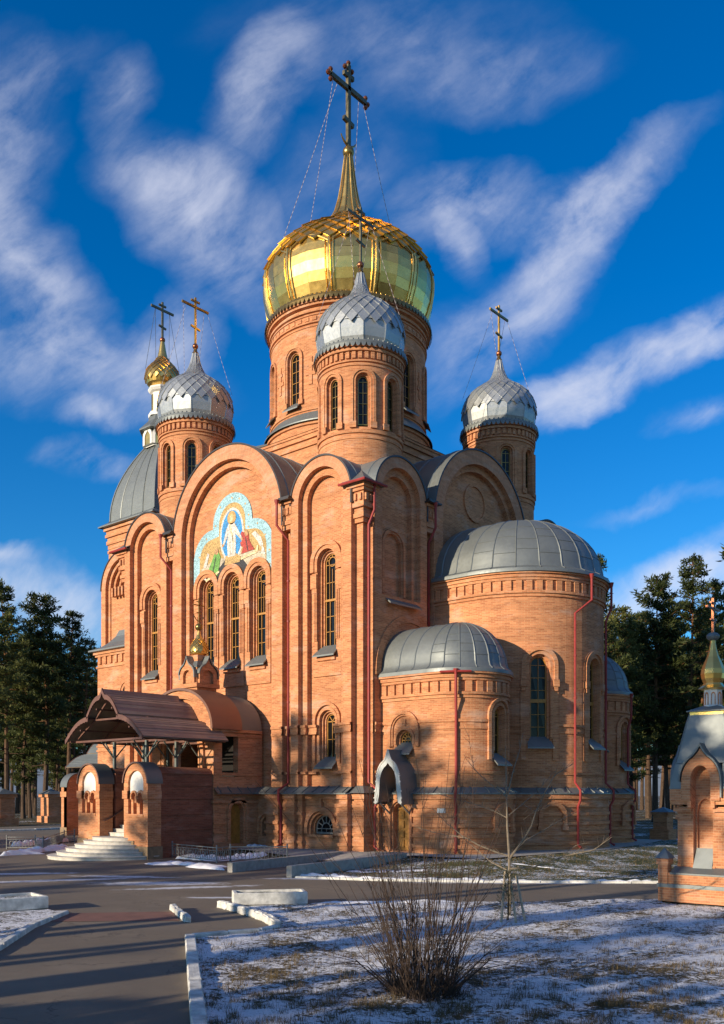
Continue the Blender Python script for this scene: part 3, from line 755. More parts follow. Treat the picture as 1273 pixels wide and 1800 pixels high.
# flat roof between the barrels, pedestal under the central drum
mb = MB(); mb.box(CCX-8.7, CCX+8.7, CCY-8.7, CCY+8.7, 15.3, 15.85); mb.build('flat_roof', [ZINCD], church)
mb = MB(); q = 4.85; mb.box(CCX-q, CCX+q, CCY-q, CCY+q, 15.8, 20.9)
for z0, z1, e in ((20.9, 21.1, .1), (21.1, 21.28, .02), (21.28, 21.5, .14), (21.5, 21.62, .2)): mb.box(CCX-q-e, CCX+q+e, CCY-q-e, CCY+q+e, z0+.002, z1)
ped = mb.build('drum_pedestal', [BRICK], church)
mb = MB(); e = q+.22; r = 4.3
for k in range(4):
    a = [(-1, -1), (1, -1), (1, 1), (-1, 1)][k]; b = [(-1, -1), (1, -1), (1, 1), (-1, 1)][(k+1) % 4]
    mb.poly([(CCX+a[0]*e, CCY+a[1]*e, 21.64), (CCX+b[0]*e, CCY+b[1]*e, 21.64), (CCX+b[0]*r, CCY+b[1]*r, 22.0), (CCX+a[0]*r, CCY+a[1]*r, 22.0)])
mb.poly([(CCX-r, CCY-r, 22.0), (CCX+r, CCY-r, 22.0), (CCX+r, CCY+r, 22.0), (CCX-r, CCY+r, 22.0)]); mb.build('pedestal_roof', [ZINCD], ped)

def drum(cx_, cy_, R, z0, z1, nw, wz, hw, bands, dents, eave, parent=church, rot=0, seg=64, crosses=False):
    M = cyl(cx_, cy_, R); mb = MB(); holes = []
    ob = bpy.data.objects
    per = 2*pi*R/nw; us0 = -per/2
    for k in range(nw): holes.append(window(M, k*per, wz[0], wz[1], hw, 0, 'drum', hood='drum', rev=.26, st=2, wood=BRONZE if R < 3 else WOOD, sl=R > 3, parent=parent))
    sheet(mb, M, us0, us0+2*pi*R, z0, z1, holes, 0, step=2*pi*R/seg)
    for a, b, o in bands: mb.lathe((cx_, cy_, 0), [(R, a), (R+o, a+.02), (R+o, b-.02), (R, b)], seg)
    for k in range(dents[3]):
        u = 2*pi*R*k/dents[3]; w_ = pi*R/dents[3]*.55; mbox(mb, M, u-w_, u+w_, dents[0], dents[1], -dents[2], .02)
    if crosses:
        for k in range(nw):
            u = (k+.5)*per
            for a, b, c, d in ((-.1, .1, 24.5, 26.0), (-.3, .3, 25.0, 25.2), (-.2, .2, 25.5, 25.65)): mbox(mb, M, u+a, u+b, c, d, -.05, .02)
    return mb.build('drum', [BRICK], parent)
def eave_ring(c, R, z, parent, teeth, mat):
    mb = MB(); x, y = c
    mb.lathe((x, y, 0), [(R-.32, z-.1), (R, z-.08), (R+.03, z), (R, z+.09), (R-.4, z+.12)], 64)
    for k in range(teeth):
        a = 2*pi*k/teeth; da = pi/teeth
        p = [Vector((x+(R+.03)*cos(a-da), y+(R+.03)*sin(a-da), z-.02)), Vector((x+(R+.03)*cos(a+da), y+(R+.03)*sin(a+da), z-.02)), Vector((x+(R+.05)*cos(a+da*.6), y+(R+.05)*sin(a+da*.6), z-.18)), Vector((x+(R+.05)*cos(a), y+(R+.05)*sin(a), z-.24)), Vector((x+(R+.05)*cos(a-da*.6), y+(R+.05)*sin(a-da*.6), z-.18))]
        mb.poly(p); u = [v+Vector((0, 0, .24)) for v in p[:1]]
    n2 = teeth
    for k in range(n2):                                  # openwork cresting
        a = 2*pi*k/n2; mb.ball((x+(R-.05)*cos(a), y+(R-.05)*sin(a), z+.13), .06, 3)
    return mb.build('eave_ring', [mat], parent)
def cross_small(c, z0, z1, parent, mat, bar=1.9, chains=True, r=2.1, zc=25.6, ballm=None):
    x, y = c; H = z1-z0; t = .085
    mb = MB(); mb.bar((x, y, z0-.1), (x, y, z1), t*1.15); zb_ = z0+.80*H
    mb.bar((x, y-bar/2, zb_), (x, y+bar/2, zb_), t, t*1.5); mb.bar((x, y-bar*.16, z0+.92*H), (x, y+bar*.16, z0+.92*H), t, t*1.3)
    mb.bar((x, y-bar*.17, z0+.36*H+.05), (x, y+bar*.17, z0+.36*H-.05), t, t*1.2)
    cr = mb.build('cross', [mat], parent)
    if chains:
        for sy in (-1, 1):
            for q, an in ((.34, 52), (.46, 35)):
                a = radians(90*sy)+radians(an if q < .4 else -an)*sy
                p0 = (x, y+sy*bar*q, zb_-.05); p1 = (x+r*cos(a), y+r*sin(a), zc)
                ch = MB(); ch.tube([p0, tuple(Vector(p0).lerp(Vector(p1), .5)-Vector((0, 0, .05))), p1], .012, 4); ch.build('chain', [CHAIN], parent)
    return cr
SP = [(1.92, 23.5), (2.06, 23.85), (2.13, 24.25), (2.15, 24.6), (2.10, 25.0), (1.95, 25.4), (1.70, 25.75), (1.36, 26.05), (1.0, 26.27), (.72, 26.45), (.52, 26.68), (.38, 26.95), (.28, 27.25), (.21, 27.55), (.15, 27.8)]
def prof_r(P, z):
    for (r0, z0), (r1, z1) in zip(P, P[1:]):
        if z0 <= z <= z1: return r0+(r1-r0)*(z-z0)/(z1-z0)
    return P[-1][0]
def scales(mb, c, P, z0, z1, n, hrow, lift, m=0, jit=0., grow=1.0):
    """overlapping diamond shingles, each lifted at its lower tip"""
    x, y = c; rows = []; z = z0
    while z < z1:
        rows.append(z); z += max(.055, hrow*min(1, (prof_r(P, z)/P[4][0])**grow))
    rows.append(z); rows.append(z+.05); rows.append(z+.1)
    def pt(a, z, e): r = prof_r(P, min(z, P[-1][1]))+e; return Vector((x+r*cos(a), y+r*sin(a), z))
    for i in range(len(rows)-3):
        for k in range(n):
            a = 2*pi*(k+.5*(i % 2))/n; da = pi/n; j = random.uniform(-jit, jit)
            lf = lift*min(1, prof_r(P, rows[i])/P[4][0]+.15)
            tip = pt(a, rows[i], lf+j); L_ = pt(a-da, rows[i+1], lf*.5); R_ = pt(a+da, rows[i+1], lf*.5+j); T = pt(a, rows[i+2], .012)
            mb.poly([tip, R_, T, L_], m=m); b = pt(a, rows[i], 0); bl_, br_ = pt(a-da, rows[i+1], 0), pt(a+da, rows[i+1], 0)
            mb.poly([b, br_, R_, tip], m=m); mb.poly([bl_, b, tip, L_], m=m)
def silver_cupola(cx_, cy_, cross_mat, gcol=ZINC):
    c = (cx_, cy_)
    drum(cx_, cy_, 2.0, 15.8, 23.4, 8, (19.75, 21.75), .27, [(19.3, 19.5, .08), (19.05, 19.25, .04), (22.42, 22.55, .05), (22.6, 22.72, .09), (23.08, 23.25, .14), (23.25, 23.42, .2), (17.3, 17.4, .03)], (22.76, 23.06, .1, 44), 2.2)
    mb = MB(); N = 12
    mb.lathe((cx_, cy_, 0), SP[:4], N, 0, False, a0=pi/N, a1=2*pi+pi/N); mb.lathe((cx_, cy_, 0), SP[3:], 24, 0, False)
    for k in range(N):
        a = 2*pi*k/N+pi/N; mb.tube([(cx_+(r+.0)*cos(a), cy_+r*sin(a), z) for r, z in SP[:4]], .025, 4, cap=False)
    scales(mb, c, SP, 24.42, 27.1, 24, .32, .065, jit=.014)
    for k in range(10):
        a = 2*pi*k/10; mb.tube([(cx_+r*cos(a), cy_+r*sin(a), z) for r, z in SP[-5:]], .03, 4, cap=False)
    d = mb.build('dome', [STEEL], church, merge=False)
    eave_ring(c, 2.24, 23.46, d, 56, ZINC)
    fb = MB(); fb.lathe((cx_, cy_, 0), [(.15, 27.75), (.19, 27.82), (.12, 27.9), (.09, 28.1)], 12); fb.ball((cx_, cy_, 28.2), .17, 8, 1)
    fb.build('finial', [BRONZE, COPB], d)
    cross_small(c, 28.3, 31.0, d, cross_mat)
for sx, sy, mtc in ((1, -1, DKCROSS), (-1, -1, BRONZE), (1, 1, BRONZE), (-1, 1, BRONZE)): silver_cupola(CCX+sx*6.3, CCY+sy*6.1, mtc)
# central drum and gold dome
CR = 4.43
mb = MB(); mb.lathe((CCX, CCY, 0), [(4.62, 21.7), (4.62, 22.25), (4.72, 22.27), (4.72, 22.45)], 72); mb.build('drum_base', [BRICK], church)
mb = MB(); mb.lathe((CCX, CCY, 0), [(4.86, 22.42), (4.86, 22.48), (4.42, 23.05)], 72); mb.build('drum_apron', [ZINC], church)
drum(CCX, CCY, CR, 22.3, 29.0, 12, (23.75, 26.1), .37, [(23.1, 23.3, .07), (27.55, 27.65, .05), (27.72, 27.85, .1), (28.15, 28.25, .06), (28.3, 28.45, .12), (28.6, 28.75, .2), (28.75, 28.95, .28)], (27.9, 28.1, .05, 60), 4.7, seg=96, crosses=True)
GP = [(4.20, 28.9), (4.52, 29.5), (4.76, 30.2), (4.88, 30.9), (4.90, 31.5), (4.80, 32.1), (4.58, 32.65), (4.25, 33.15), (3.8, 33.6), (3.2, 34.0), (2.55, 34.35), (1.95, 34.7), (1.45, 35.1), (1.1, 35.55), (.82, 36.1), (.62, 36.8), (.47, 37.6), (.36, 38.4), (.27, 39.1), (.22, 39.4)]
mb = MB(); NL = 12; rows = [28.9, 29.35, 29.85, 30.35, 30.9, 31.4, 31.85, 32.3]
mb.lathe((CCX, CCY, 0), [(r-.05, z) for r, z in GP], 48, 0, True)
for k in range(NL*2):
    a0, a1 = 2*pi*k/(NL*2), 2*pi*(k+1)/(NL*2)
    ztop = 33.1
    for i in range(len(rows)-1):
        tx, ty, tz = random.uniform(-.010, .010), random.uniform(-.012, .012), random.uniform(-.006, .006)
        gz = rows[i:i+2]
        pts = []
        for zz, aa, sx, sy in ((gz[0], a0, -1, -1), (gz[0], a1, 1, -1), (gz[1], a1, 1, 1), (gz[1], a0, -1, 1)):
            r = prof_r(GP, zz)+tx*sx+ty*sy+.01; pts.append(Vector((CCX+r*cos(aa), CCY+r*sin(aa), zz)))
        mb.poly(pts)
for k in range(NL):
    a = 2*pi*k/NL
    for e, rr in ((0, .085), (-.045, .04), (.045, .04)):
        mb.tube([(CCX+(prof_r(GP, z)+.03)*cos(a+e), CCY+(prof_r(GP, z)+.03)*sin(a+e), z) for z in (28.95, 29.5, 30.2, 30.9, 31.5, 31.95)], rr, 6, cap=True)
    for e in (-1, 1):                                   # arched head of each lobe
        pts = []
        for q in range(7):
            t = q/6; aa = a+e*(pi/NL)*t*1.0; zz = 31.7+.55*sin(t*pi/2)
            pts.append((CCX+(prof_r(GP, zz)+.03)*cos(aa), CCY+(prof_r(GP, zz)+.03)*sin(aa), zz))
        mb.tube(pts, .05, 5, cap=False)
scales(mb, (CCX, CCY), GP, 31.95, 35.5, 36, .30, .17, jit=.05, grow=.6)
for k in range(12):
    a = 2*pi*k/12; mb.tube([(CCX+r*cos(a), CCY+r*sin(a), z) for r, z in GP[13:]], .035, 4, cap=False)
gd = mb.build('dome', [GOLD], church, merge=False)
eave_ring((CCX, CCY), 4.78, 29.0, gd, 110, BRONZE)
mb = MB(); mb.ball((CCX, CCY, 39.62), .34, 8); mb.tube([(CCX, CCY+.75*sin(t)*.95, 40.75-.75*cos(t)) for t in [radians(-62+124*i/12) for i in range(13)]], [.03+.05*sin(pi*i/12) for i in range(13)], 6, cap=True)
mb.build('finial', [BRONZE], gd)
z0, z1 = 39.8, 44.65
mb = MB(); mb.bar((CCX, CCY, z0), (CCX, CCY, z1), .24, .2); zb_ = 43.3; BW = 1.5
mb.bar((CCX, CCY-BW, zb_), (CCX, CCY+BW, zb_), .2, .26); mb.bar((CCX, CCY-.42, z1-.62), (CCX, CCY+.42, z1-.62), .18, .24); mb.bar((CCX, CCY-.42, 41.45), (CCX, CCY+.42, 41.3), .18, .24)
for yy, zz in ((BW, 0), (-BW, 0)):
    sg = 1 if yy > 0 else -1
    for dy, dz in ((.2, 0), (0, .27), (0, -.27)): mb.ball((CCX, CCY+yy+sg*dy, zb_+dz), .14, 5, 1); mb.bar((CCX, CCY+yy, zb_), (CCX, CCY+yy+sg*dy, zb_+dz), .12)
for dy, dz in ((0, .12), (.3, -.22), (-.3, -.22)): mb.ball((CCX, CCY+dy, z1+dz), .14, 5, 1)
gc = mb.build('cross', [DKCROSS, COPB], gd)
for sy in (-1, 1):
    for q, an in ((.6, 42), (.85, 12)):
        a = radians(90*sy)+radians(an if q < .7 else -an)*sy
        p0 = (CCX, CCY+sy*BW*q, zb_-.1); p1 = (CCX+4.05*cos(a), CCY+4.05*sin(a), 33.5)
        ch = MB(); ch.tube([p0, tuple(Vector(p0).lerp(Vector(p1), .5)-Vector((0, 0, .1))), p1], .018, 4); ch.build('chain', [CHAIN], gd)
mb = MB(); mb.tube([(CCX-2.6, CCY-4.6, 21.9), (CCX-3.7, CCY-9.31+1.2, 20.2)], .11, 10)
mb.tube([(CCX-2.2, CCY-4.3, 22.0), (CCX-4.6, CCY-6.2, 21.4)], .13, 10); mb.build('vent_pipe', [ZINC], church)

# apses
def apse(cy_, R, xa, zeave, domeh, wins, blind=None, doors=False, dent=(0, 0), reave=.38, bandz=5.34, xw=-.35, du=0):
    cx_ = xa; M = apsemap(cx_, cy_, R); q = pi*R/2; E = q+(xa-xw)
    mb = MB(); holes = []
    for ang, zb, zs, hw, sty, hood in wins:
        holes.append(window(M, ang[1] if isinstance(ang, tuple) else radians(ang)*R, zb, zs, hw, 0, sty, hood=hood, rev=.3, st=2, panel=0))
    exx = []
    sheet(mb, M, -E, -q, 2.7, zeave, holes, 0, step=1.2); sheet(mb, M, -q, q, 2.7, zeave, holes, 0, step=pi*R/40); sheet(mb, M, q, E, 2.7, zeave, holes, 0, step=1.2)
    def ring(a, b, o, n=40):
        mbox(mb, M, -E, -q, a, b, -o, .05); mbox(mb, M, -q, q, a, b, -o, .05, n=n); mbox(mb, M, q, E, a, b, -o, .05)
    Dn = zeave
    for a, b, o in ((Dn-.14, Dn, .24), (Dn-.30, Dn-.14, .15), (Dn-.42, Dn-.30, .09), (Dn-1.02, Dn-.9, .12), (Dn-1.16, Dn-1.04, .06)): ring(a+.002, b, o)
    nd = int(2*E/.46)
    for k in range(nd):
        u = -E+(k+.5)*2*E/nd; w_ = .13
        mbox(mb, M, u-w_, u+w_, Dn-.9, Dn-.44, -.1, .05)
    # belt, broken at the windows
    def broken(a, b, o, gap):
        us = [-E]+sorted(sum([[h.uc-gap, h.uc+gap] for h in holes if h.zb < b], []))+[E]
        for i in range(0, len(us)-1, 2):
            if us[i+1]-us[i] > .05: mbox(mb, M, us[i], us[i+1], a, b, -o, .05, n=max(1, int((us[i+1]-us[i])/.3)))
    broken(bandz, bandz+.1, .05, .78); broken(bandz+.1, bandz+.3, .02, .78); broken(bandz+.3, bandz+.42, .08, .78)
    ring(3.45, 3.56, .05)
    w = mb.build('apse', [BRICK], church)
    # plinth
    mb = MB(); M2 = off(M, -.25)
    ph = []
    if doors: ph = [Arch(du, .45, .1, 1.75)]
    ulo = -E-.2
    u_all = sorted([-E, -q, q, E])
    sheet(mb, M2, -E, E, -.3, 2.6, ph, 0, step=2*E/70)
    def pl(a, b, o):
        segs = [(-E, E)] if not doors else [(-E, du-.62), (du+.62, E)]
        for s0, s1 in segs: mbox(mb, M2, s0, s1, a, b, -o, .05, n=int((s1-s0)/.25)+1)
    for z in (.28, .72, 1.16, 1.60): pl(z, z+.15, .085)
    pl(-.3, .12, .06); pl(1.98, 2.14, .06); mbox(mb, M2, -E, E, 2.36, 2.56, -.1, .05, n=70)
    if blind is not None:
        for an in blind:
            u = radians(an)*R; hoodring(mb, M2, Arch(u, .62, 1.1, 1.6), Arch(u, .44, 1.1, 1.6), 0, -.17)
            for sg in (-1, 1): mbox(mb, M2, u+sg*.53-.13, u+sg*.53+.13, .95, 1.12, -.2, 0)
    if doors:
        o = ph[0].outline(); bridge(mb, M2, o, 0, o, .35); hoodring(mb, M2, Arch(du, .66, .1, 1.75), Arch(du, .52, .1, 1.75), 0, -.1)
    mb.build('apse_plinth', [BRICK], church)
    sm = MB(); skirt(sm, off(M, 0), -E, E, step=.3, rib=.7); sm.build('apse_skirt_roof', [ZINC], w)
    # half dome roof
    rm = MB(); re = R+reave; n = 40
    prof = [(re, zeave+.0), (re-.02, zeave+.1), (R+.05, zeave+.24)]+[((R-.02)*cos(t), zeave+.3+domeh*sin(t)) for t in [radians(4+86*i/12) for i in range(13)]]
    prof[-1] = (0.0, prof[-1][1])
    pts = [-pi/2+pi*i/n for i in range(n+1)]
    rm.lathe((cx_, cy_, 0), [(R-.2, zeave-.02), (re, zeave-.06)]+prof, n, 0, True, -pi/2, pi/2)
    full = [(R-.2, zeave-.02), (re, zeave-.06)]+prof
    for sg in (-1, 1):                                   # barrel back to the wall
        for (r0, a), (r1, b) in zip(full, full[1:]):
            rm.poly([(cx_, cy_+sg*r0, a), (xw, cy_+sg*r0, a), (xw, cy_+sg*r1, b), (cx_, cy_+sg*r1, b)], smooth=True)
    ns = 13 if R > 3.5 else 11
    for k in range(ns):
        a = -pi/2+pi*k/(ns-1)
        rm.tube([(cx_+(r+.0)*cos(a), cy_+r*sin(a), z) for r, z in prof[1:]], .032, 4, cap=False)
    for k in range(2):
        xx = cx_-(k+1)*.85
        if xx > xw+.2:
            for sg in (-1, 1): rm.tube([(xx, cy_+sg*r, z) for r, z in prof[1:]], .032, 4, cap=False)
    for i, f in enumerate((4, 6, 8)):                     # horizontal laps of the sheets
        r, z = prof[f]
        for k in range(ns-1):
            a, b = -pi/2+pi*k/(ns-1), -pi/2+pi*(k+1)/(ns-1)
            rr, zz = (r, z) if (k+i) % 2 else ((r+prof[f+1][0])/2, (z+prof[f+1][1])/2)
            rm.tube([(cx_+(rr+.006)*cos(a+(b-a)*t/4), cy_+(rr+.006)*sin(a+(b-a)*t/4), zz) for t in range(5)], .014, 4, cap=False)
    rm.build('apse_roof', [ZINC], w)
    return M, q, E
MMAIN, QM, EM = apse(CCY, 4.1, 1.75, 12.72, 2.95, [(-45, 5.1, 8.45, .40, 'apse', 'apse'), (0, 5.1, 8.45, .40, 'apse', 'apse'), (45, 5.1, 8.45, .40, 'apse', 'apse')], blind=[-38, 38], reave=.32)
SR = 2.14; SDU = -(pi*SR/2+1.40)
MSM, QS, ES = apse(3.34, SR, 2.375, 7.82, 2.05, [(('u', SDU), 4.75, 4.95, .36, 'fan', 'fanlow'), (0, 4.25, 5.95, .33, 'small', 'low')], blind=[-2], doors=True, reave=.25, du=SDU)
MS2, QS2, ES2 = apse(15.28, SR, 2.375, 7.82, 2.05, [(0, 4.25, 5.95, .33, 'small', 'low')], blind=[-2], reave=.25)
# brick arch marked on the wall over each small apse
for cy_ in (3.34, 15.28):
    mb = MB(); Mx = off(FB, 0); u = cy_-CCY
    hoodring(mb, Mx, Arch(u, SR+.42, 7.9, 8.1, rise=2.75), Arch(u, SR+.08, 7.9, 8.1, rise=2.4), .3, -.06); mb.build('relieving_arch', [BRICK], church)
# carved door and ogee hood of the side apse
dm = MB(); Md = off(MSM, -.25); da = Arch(SDU, .45, .1, 1.75)
fill(dm, Md, da.outline(), .33)
door = dm.build('side_door', [DOORW], church)
pm = MB()
for k in range(4):
    for sg in (-1, 1): mbox(pm, Md, SDU+sg*.2-.14, SDU+sg*.2+.14, .25+k*.42, .56+k*.42, .27, .33)
mbox(pm, Md, SDU-.45, SDU+.45, 1.9, 1.97, .25, .33); pm.build('door_panel', [DOORW], door)
hm = MB(); yc = 3.34-SR; xh = 2.375-1.40
def ogee_pts(hw, h, n=14, tip=.35, foot=.0):
    pts = []
    for i in range(2*n+1):
        t = -1+i/n; a = abs(t); z = h*sqrt(max(0, 1-a**2.2)) + tip*max(0, 1-a*3.2)**1.6
        x = t*hw
        pts.append((x, z))
    return pts
oo = ogee_pts(.70, 1.2, tip=.45); ii = ogee_pts(.48, .95, tip=.12)
FH = flat(xh, yc, 1, 0, 0, 1)
for d0, d1, m in ((-1.15, -1.05, 0),):
    o2 = [(-.74, -.72), (-.75, -.35)]+[(x, z) for x, z in oo][1:-1]+[(.75, -.35), (.74, -.72)]; i2 = [(-.54, -.62), (-.50, -.3)]+[(x, z) for x, z in ii][1:-1]+[(.50, -.3), (.54, -.62)]
    o2 = [(x, z+2.85) for x, z in o2]; i2 = [(x, z+2.85) for x, z in i2]
    bridge(hm, FH, o2, d0, i2, d0, False, 0); bridge(hm, FH, i2, d0, i2, .0, False, 1); bridge(hm, FH, o2, d0, o2, .0, False, 1)
    n = len(o2)
    for i in range(n-1):                                 # scalloped edge
        for q in (.25, .75):
            x = o2[i][0]*(1-q)+o2[i+1][0]*q; z = o2[i][1]*(1-q)+o2[i+1][1]*q; hm.ball(FH(x, z, d0), .045, 3, 2)
hd = hm.build('door_hood', [PALEZ, ZINC, CREAM], church)
for sg in (-1, 1):
    bm_ = MB(); bm_.bar((xh+sg*.56, yc-1.0, 2.2), (xh+sg*.56, yc-.1, 1.55), .06); bm_.bar((xh+sg*.56, yc-1.0, 2.3), (xh+sg*.56, yc-.0, 2.3), .06); bm_.build('bracket', [IRON], hd)
pq = MB(); mbox(pq, off(MSM, -.25), -1.01*SR-.72, -1.01*SR-.40, 1.78, 2.06, -.03, .0, n=2); pq.build('number_plate', [WHITE], church)
# mosaic on the front gable: trefoil field, border, mandorla and three robed figures
MI = off(FA, .56)
def shape(mb, pts, d, thick=.006, m=0):
    fill(mb, MI, pts, d, m)
    bridge(mb, MI, pts, d, pts, d+thick, True, m)
def bottom(x0, x1):
    xs = [x0+(x1-x0)*k/60 for k in range(61)]
    def zz(x):
        return max([13.24+sqrt(max(0, .985**2-(x-c)**2)) for c in (-1.96, 0, 1.96)])
    return [(x, zz(x)) for x in xs]
def trefoil(i):
    R2 = 1.5-i; P = bottom(-3.05+i, 3.05-i)
    P += [(1.55+R2*cos(t), 14.75+R2*sin(t)) for t in [radians(a) for a in range(0, 91, 9)]]
    P = P[:61]+[(x, z) for x, z in P[61:] if x > 1.5-i*.98]+[(1.5-i, 16.22-i*.8)]
    P += [((1.5-i)*cos(t), 16.35+(1.5-i*1.0)*sin(t)) for t in [radians(a) for a in range(0, 91, 9)]]
    return P+[(-x, z) for x, z in P[61:][::-1][1:]]
mb = MB(); shape(mb, trefoil(0), -.05, .05); mos = mb.build('mosaic_icon', [MO['sky']], church)
def mosp(name, pts_list, col, d):
    mb = MB()
    for p in pts_list: shape(mb, p, d)
    return mb.build(name, [MO[col]], mos)
ell = lambda x, z, rx, rz, n=26: [(x+rx*cos(2*pi*i/n), z+rz*sin(2*pi*i/n)) for i in range(n)]
mosp('gilded_ground', [trefoil(.50)], 'ochre', -.058); mosp('sandy_ground', [bottom(-2.5, 2.5)+[(2.5, 14.45), (1.1, 14.8), (-.2, 14.6), (-1.2, 14.7), (-2.4, 14.35)]], 'pale', -.063)
mosp('halo_border', [ell(0, 15.72, .92, 1.38)], 'white', -.068); mosp('blue_oval', [ell(0, 15.72, .80, 1.25)], 'blue', -.073)
mosp('light_ray', [[(.05*cos(a+1.57), 15.8+.05*sin(a+1.57)), (.72*cos(a), 15.75+1.12*sin(a)), (.05*cos(a-1.57), 15.8+.05*sin(a-1.57))] for a in [2*pi*i/22+.1 for i in range(22)]], 'deep', -.077)
for p_ in [(-2.7, 14.0), (-2.6, 15.0), (-2.0, 15.85), (-1.28, 16.4), (-.9, 17.3), (0, 17.6), (.55, 17.45), (1.0, 17.1), (1.25, 16.5), (1.9, 15.95), (2.45, 15.3), (2.75, 14.5), (2.78, 13.8), (1.22, 15.9)]:
    mosp('star', [ell(*p_, .055, .055, 6)], 'halo', -.056)
mosp('dark_hill', [bottom(-1.3, 1.3)+[(1.22, 13.95), (.75, 14.45), (.35, 14.65), (-.4, 14.6), (-.9, 14.25)]], 'dark', -.068); mosp('bright_hill', [[(-.55, 14.25), (.6, 14.25), (.7, 14.5), (.3, 14.75), (-.45, 14.7)]], 'ochre', -.082)
mosp('white_robe', [[(-.28, 14.62), (.3, 14.62), (.33, 15.3), (.28, 15.75), (.72, 15.35), (.78, 15.45), (.42, 16.0), (.2, 16.32), (-.2, 16.32), (-.42, 16.0), (-.66, 15.35), (-.56, 15.28), (-.28, 15.75), (-.34, 15.3)]], 'white', -.088)
mosp('robe_fold', [[(-.12, 14.66), (-.07, 14.66), (-.1, 15.6), (-.14, 15.6)]], 'pale', -.0905); mosp('robe_fold', [[(.1, 14.66), (.15, 14.66), (.1, 15.8), (.06, 15.8)]], 'pale', -.0905); mosp('robe_fold', [[(.3, 15.8), (.62, 15.45), (.66, 15.5), (.3, 15.9)]], 'pale', -.0905); mosp('sash', [[(-.2, 16.3), (-.1, 16.3), (.2, 15.3), (.12, 15.3)]], 'sand', -.0905)
mosp('cloak_fold', [[(-1.5, 13.95), (-1.44, 13.93), (-1.2, 14.75), (-1.26, 14.78)]], 'dark', -.0905); mosp('cloak_fold', [[(1.2, 14.7), (1.27, 14.72), (1.1, 15.4), (1.04, 15.38)]], 'dark', -.0905)
mosp('nimbus', [ell(0, 16.58, .33, .35, 18)], 'ochre', -.088); mosp('hair', [ell(0, 16.56, .2, .26, 14)], 'halo', -.091); mosp('face', [ell(0, 16.55, .12, .18, 14)], 'sand', -.094); [mosp(nm_, [e_], 'skin', -.094) for nm_, e_ in (('hand', ell(.78, 15.36, .08, .08, 8)), ('hand', ell(-.66, 15.28, .08, .08, 8)), ('face', ell(-1.16, 15.05, .14, .16, 10)), ('face', ell(1.12, 15.6, .13, .16, 10)))]
mosp('green_robe', [[(-1.78, 13.85), (-1.1, 13.82), (-.95, 14.3), (-.86, 14.75), (-1.0, 14.98), (-1.35, 14.95), (-1.55, 14.6), (-1.82, 14.2)]], 'green', -.088); mosp('red_robe', [[(.72, 14.62), (1.72, 14.7), (1.5, 14.95), (1.32, 15.25), (1.25, 15.6), (1.05, 15.62), (.78, 15.75), (.7, 15.65), (.85, 15.3), (.65, 15.2), (.72, 15.0), (.88, 14.95)]], 'red', -.088)
mosp('tomb', [[(.7, 14.32), (1.95, 14.5), (2.0, 14.85), (1.88, 14.85), (1.84, 14.62), (.7, 14.44)], [(-2.0, 13.6), (-.95, 13.95), (-.95, 14.05), (-2.05, 13.72)]], 'sand', -.092)
mosp('distant_figure', [[(1.5, 15.5), (1.75, 15.6), (2.2, 15.2), (2.35, 14.8), (2.15, 14.75), (1.9, 15.1)], [(2.2, 14.4), (2.5, 14.3), (2.4, 14.65), (2.25, 14.85)], [(-2.25, 14.4), (-2.0, 14.35), (-1.75, 15.0), (-1.9, 15.1)], [(-2.35, 13.8), (-2.0, 13.7), (-2.05, 14.1), (-2.25, 14.15)]], 'white', -.080)
# red rainwater pipes
def downpipe(pts, r=.06):
    mb = MB(); mb.tube(pts, r, 8)
    for a, b in zip(pts, pts[1:]):
        if (Vector(a)-Vector(b)).length > 3:
            n = int((Vector(a)-Vector(b)).length/1.9)
            for k in range(1, n): c = Vector(a).lerp(Vector(b), k/n); mb.tube([c-Vector((0, 0, .04)), c+Vector((0, 0, .04))], r*1.25, 8)
    p0 = Vector(pts[0]); mb.tube([p0+Vector((0, 0, .1)), p0-Vector((0, 0, .12))], [r*2, r*1.05], 8)
    return mb.build('downpipe', [PIPE], church)
def wallpipe(M, u, ztop, dtop, dwall, out=-.52, jog=0., zbot=.25, dbase=None):
    dbase = out if dbase is None else dbase
    downpipe([M(u-jog, ztop, dtop), M(u-jog, ztop-1.1, dtop), M(u, ztop-1.75, dwall), M(u, 3.1, dwall), M(u, 2.75, dbase), M(u, 2.3, dbase), M(u, 2.0, dbase+.16), M(u, zbot, dbase+.16), M(u, zbot-.12, dbase-.06)])
wallpipe(FA, 4.47, 16.3, -.42, .12, jog=.22); wallpipe(FA, -4.47, 16.3, -.42, .12, jog=.22)
wallpipe(FB, -8.86, 16.25, -.05, .1, jog=-.2, dbase=-.42); wallpipe(FB, -4.47, 16.3, -.3, .12)
wallpipe(MSM, -1.01*SR, 7.75, -.28, -.1, dbase=-.5)
wallpipe(MMAIN, -.37*4.1, 12.6, -.4, -.14, jog=-.75, dbase=-.5); wallpipe(MMAIN, .33*4.1, 12.6, -.4, -.14, jog=0, dbase=-.5)
wallpipe(MS2, .2, 7.75, -.28, -.1, dbase=-.5)
mb = MB(); mb.tube([MSM(-1.01*SR-.6+.09*i, 7.74, -.30) for i in range(14)], .05, 6); mb.build('gutter', [PIPE], church)
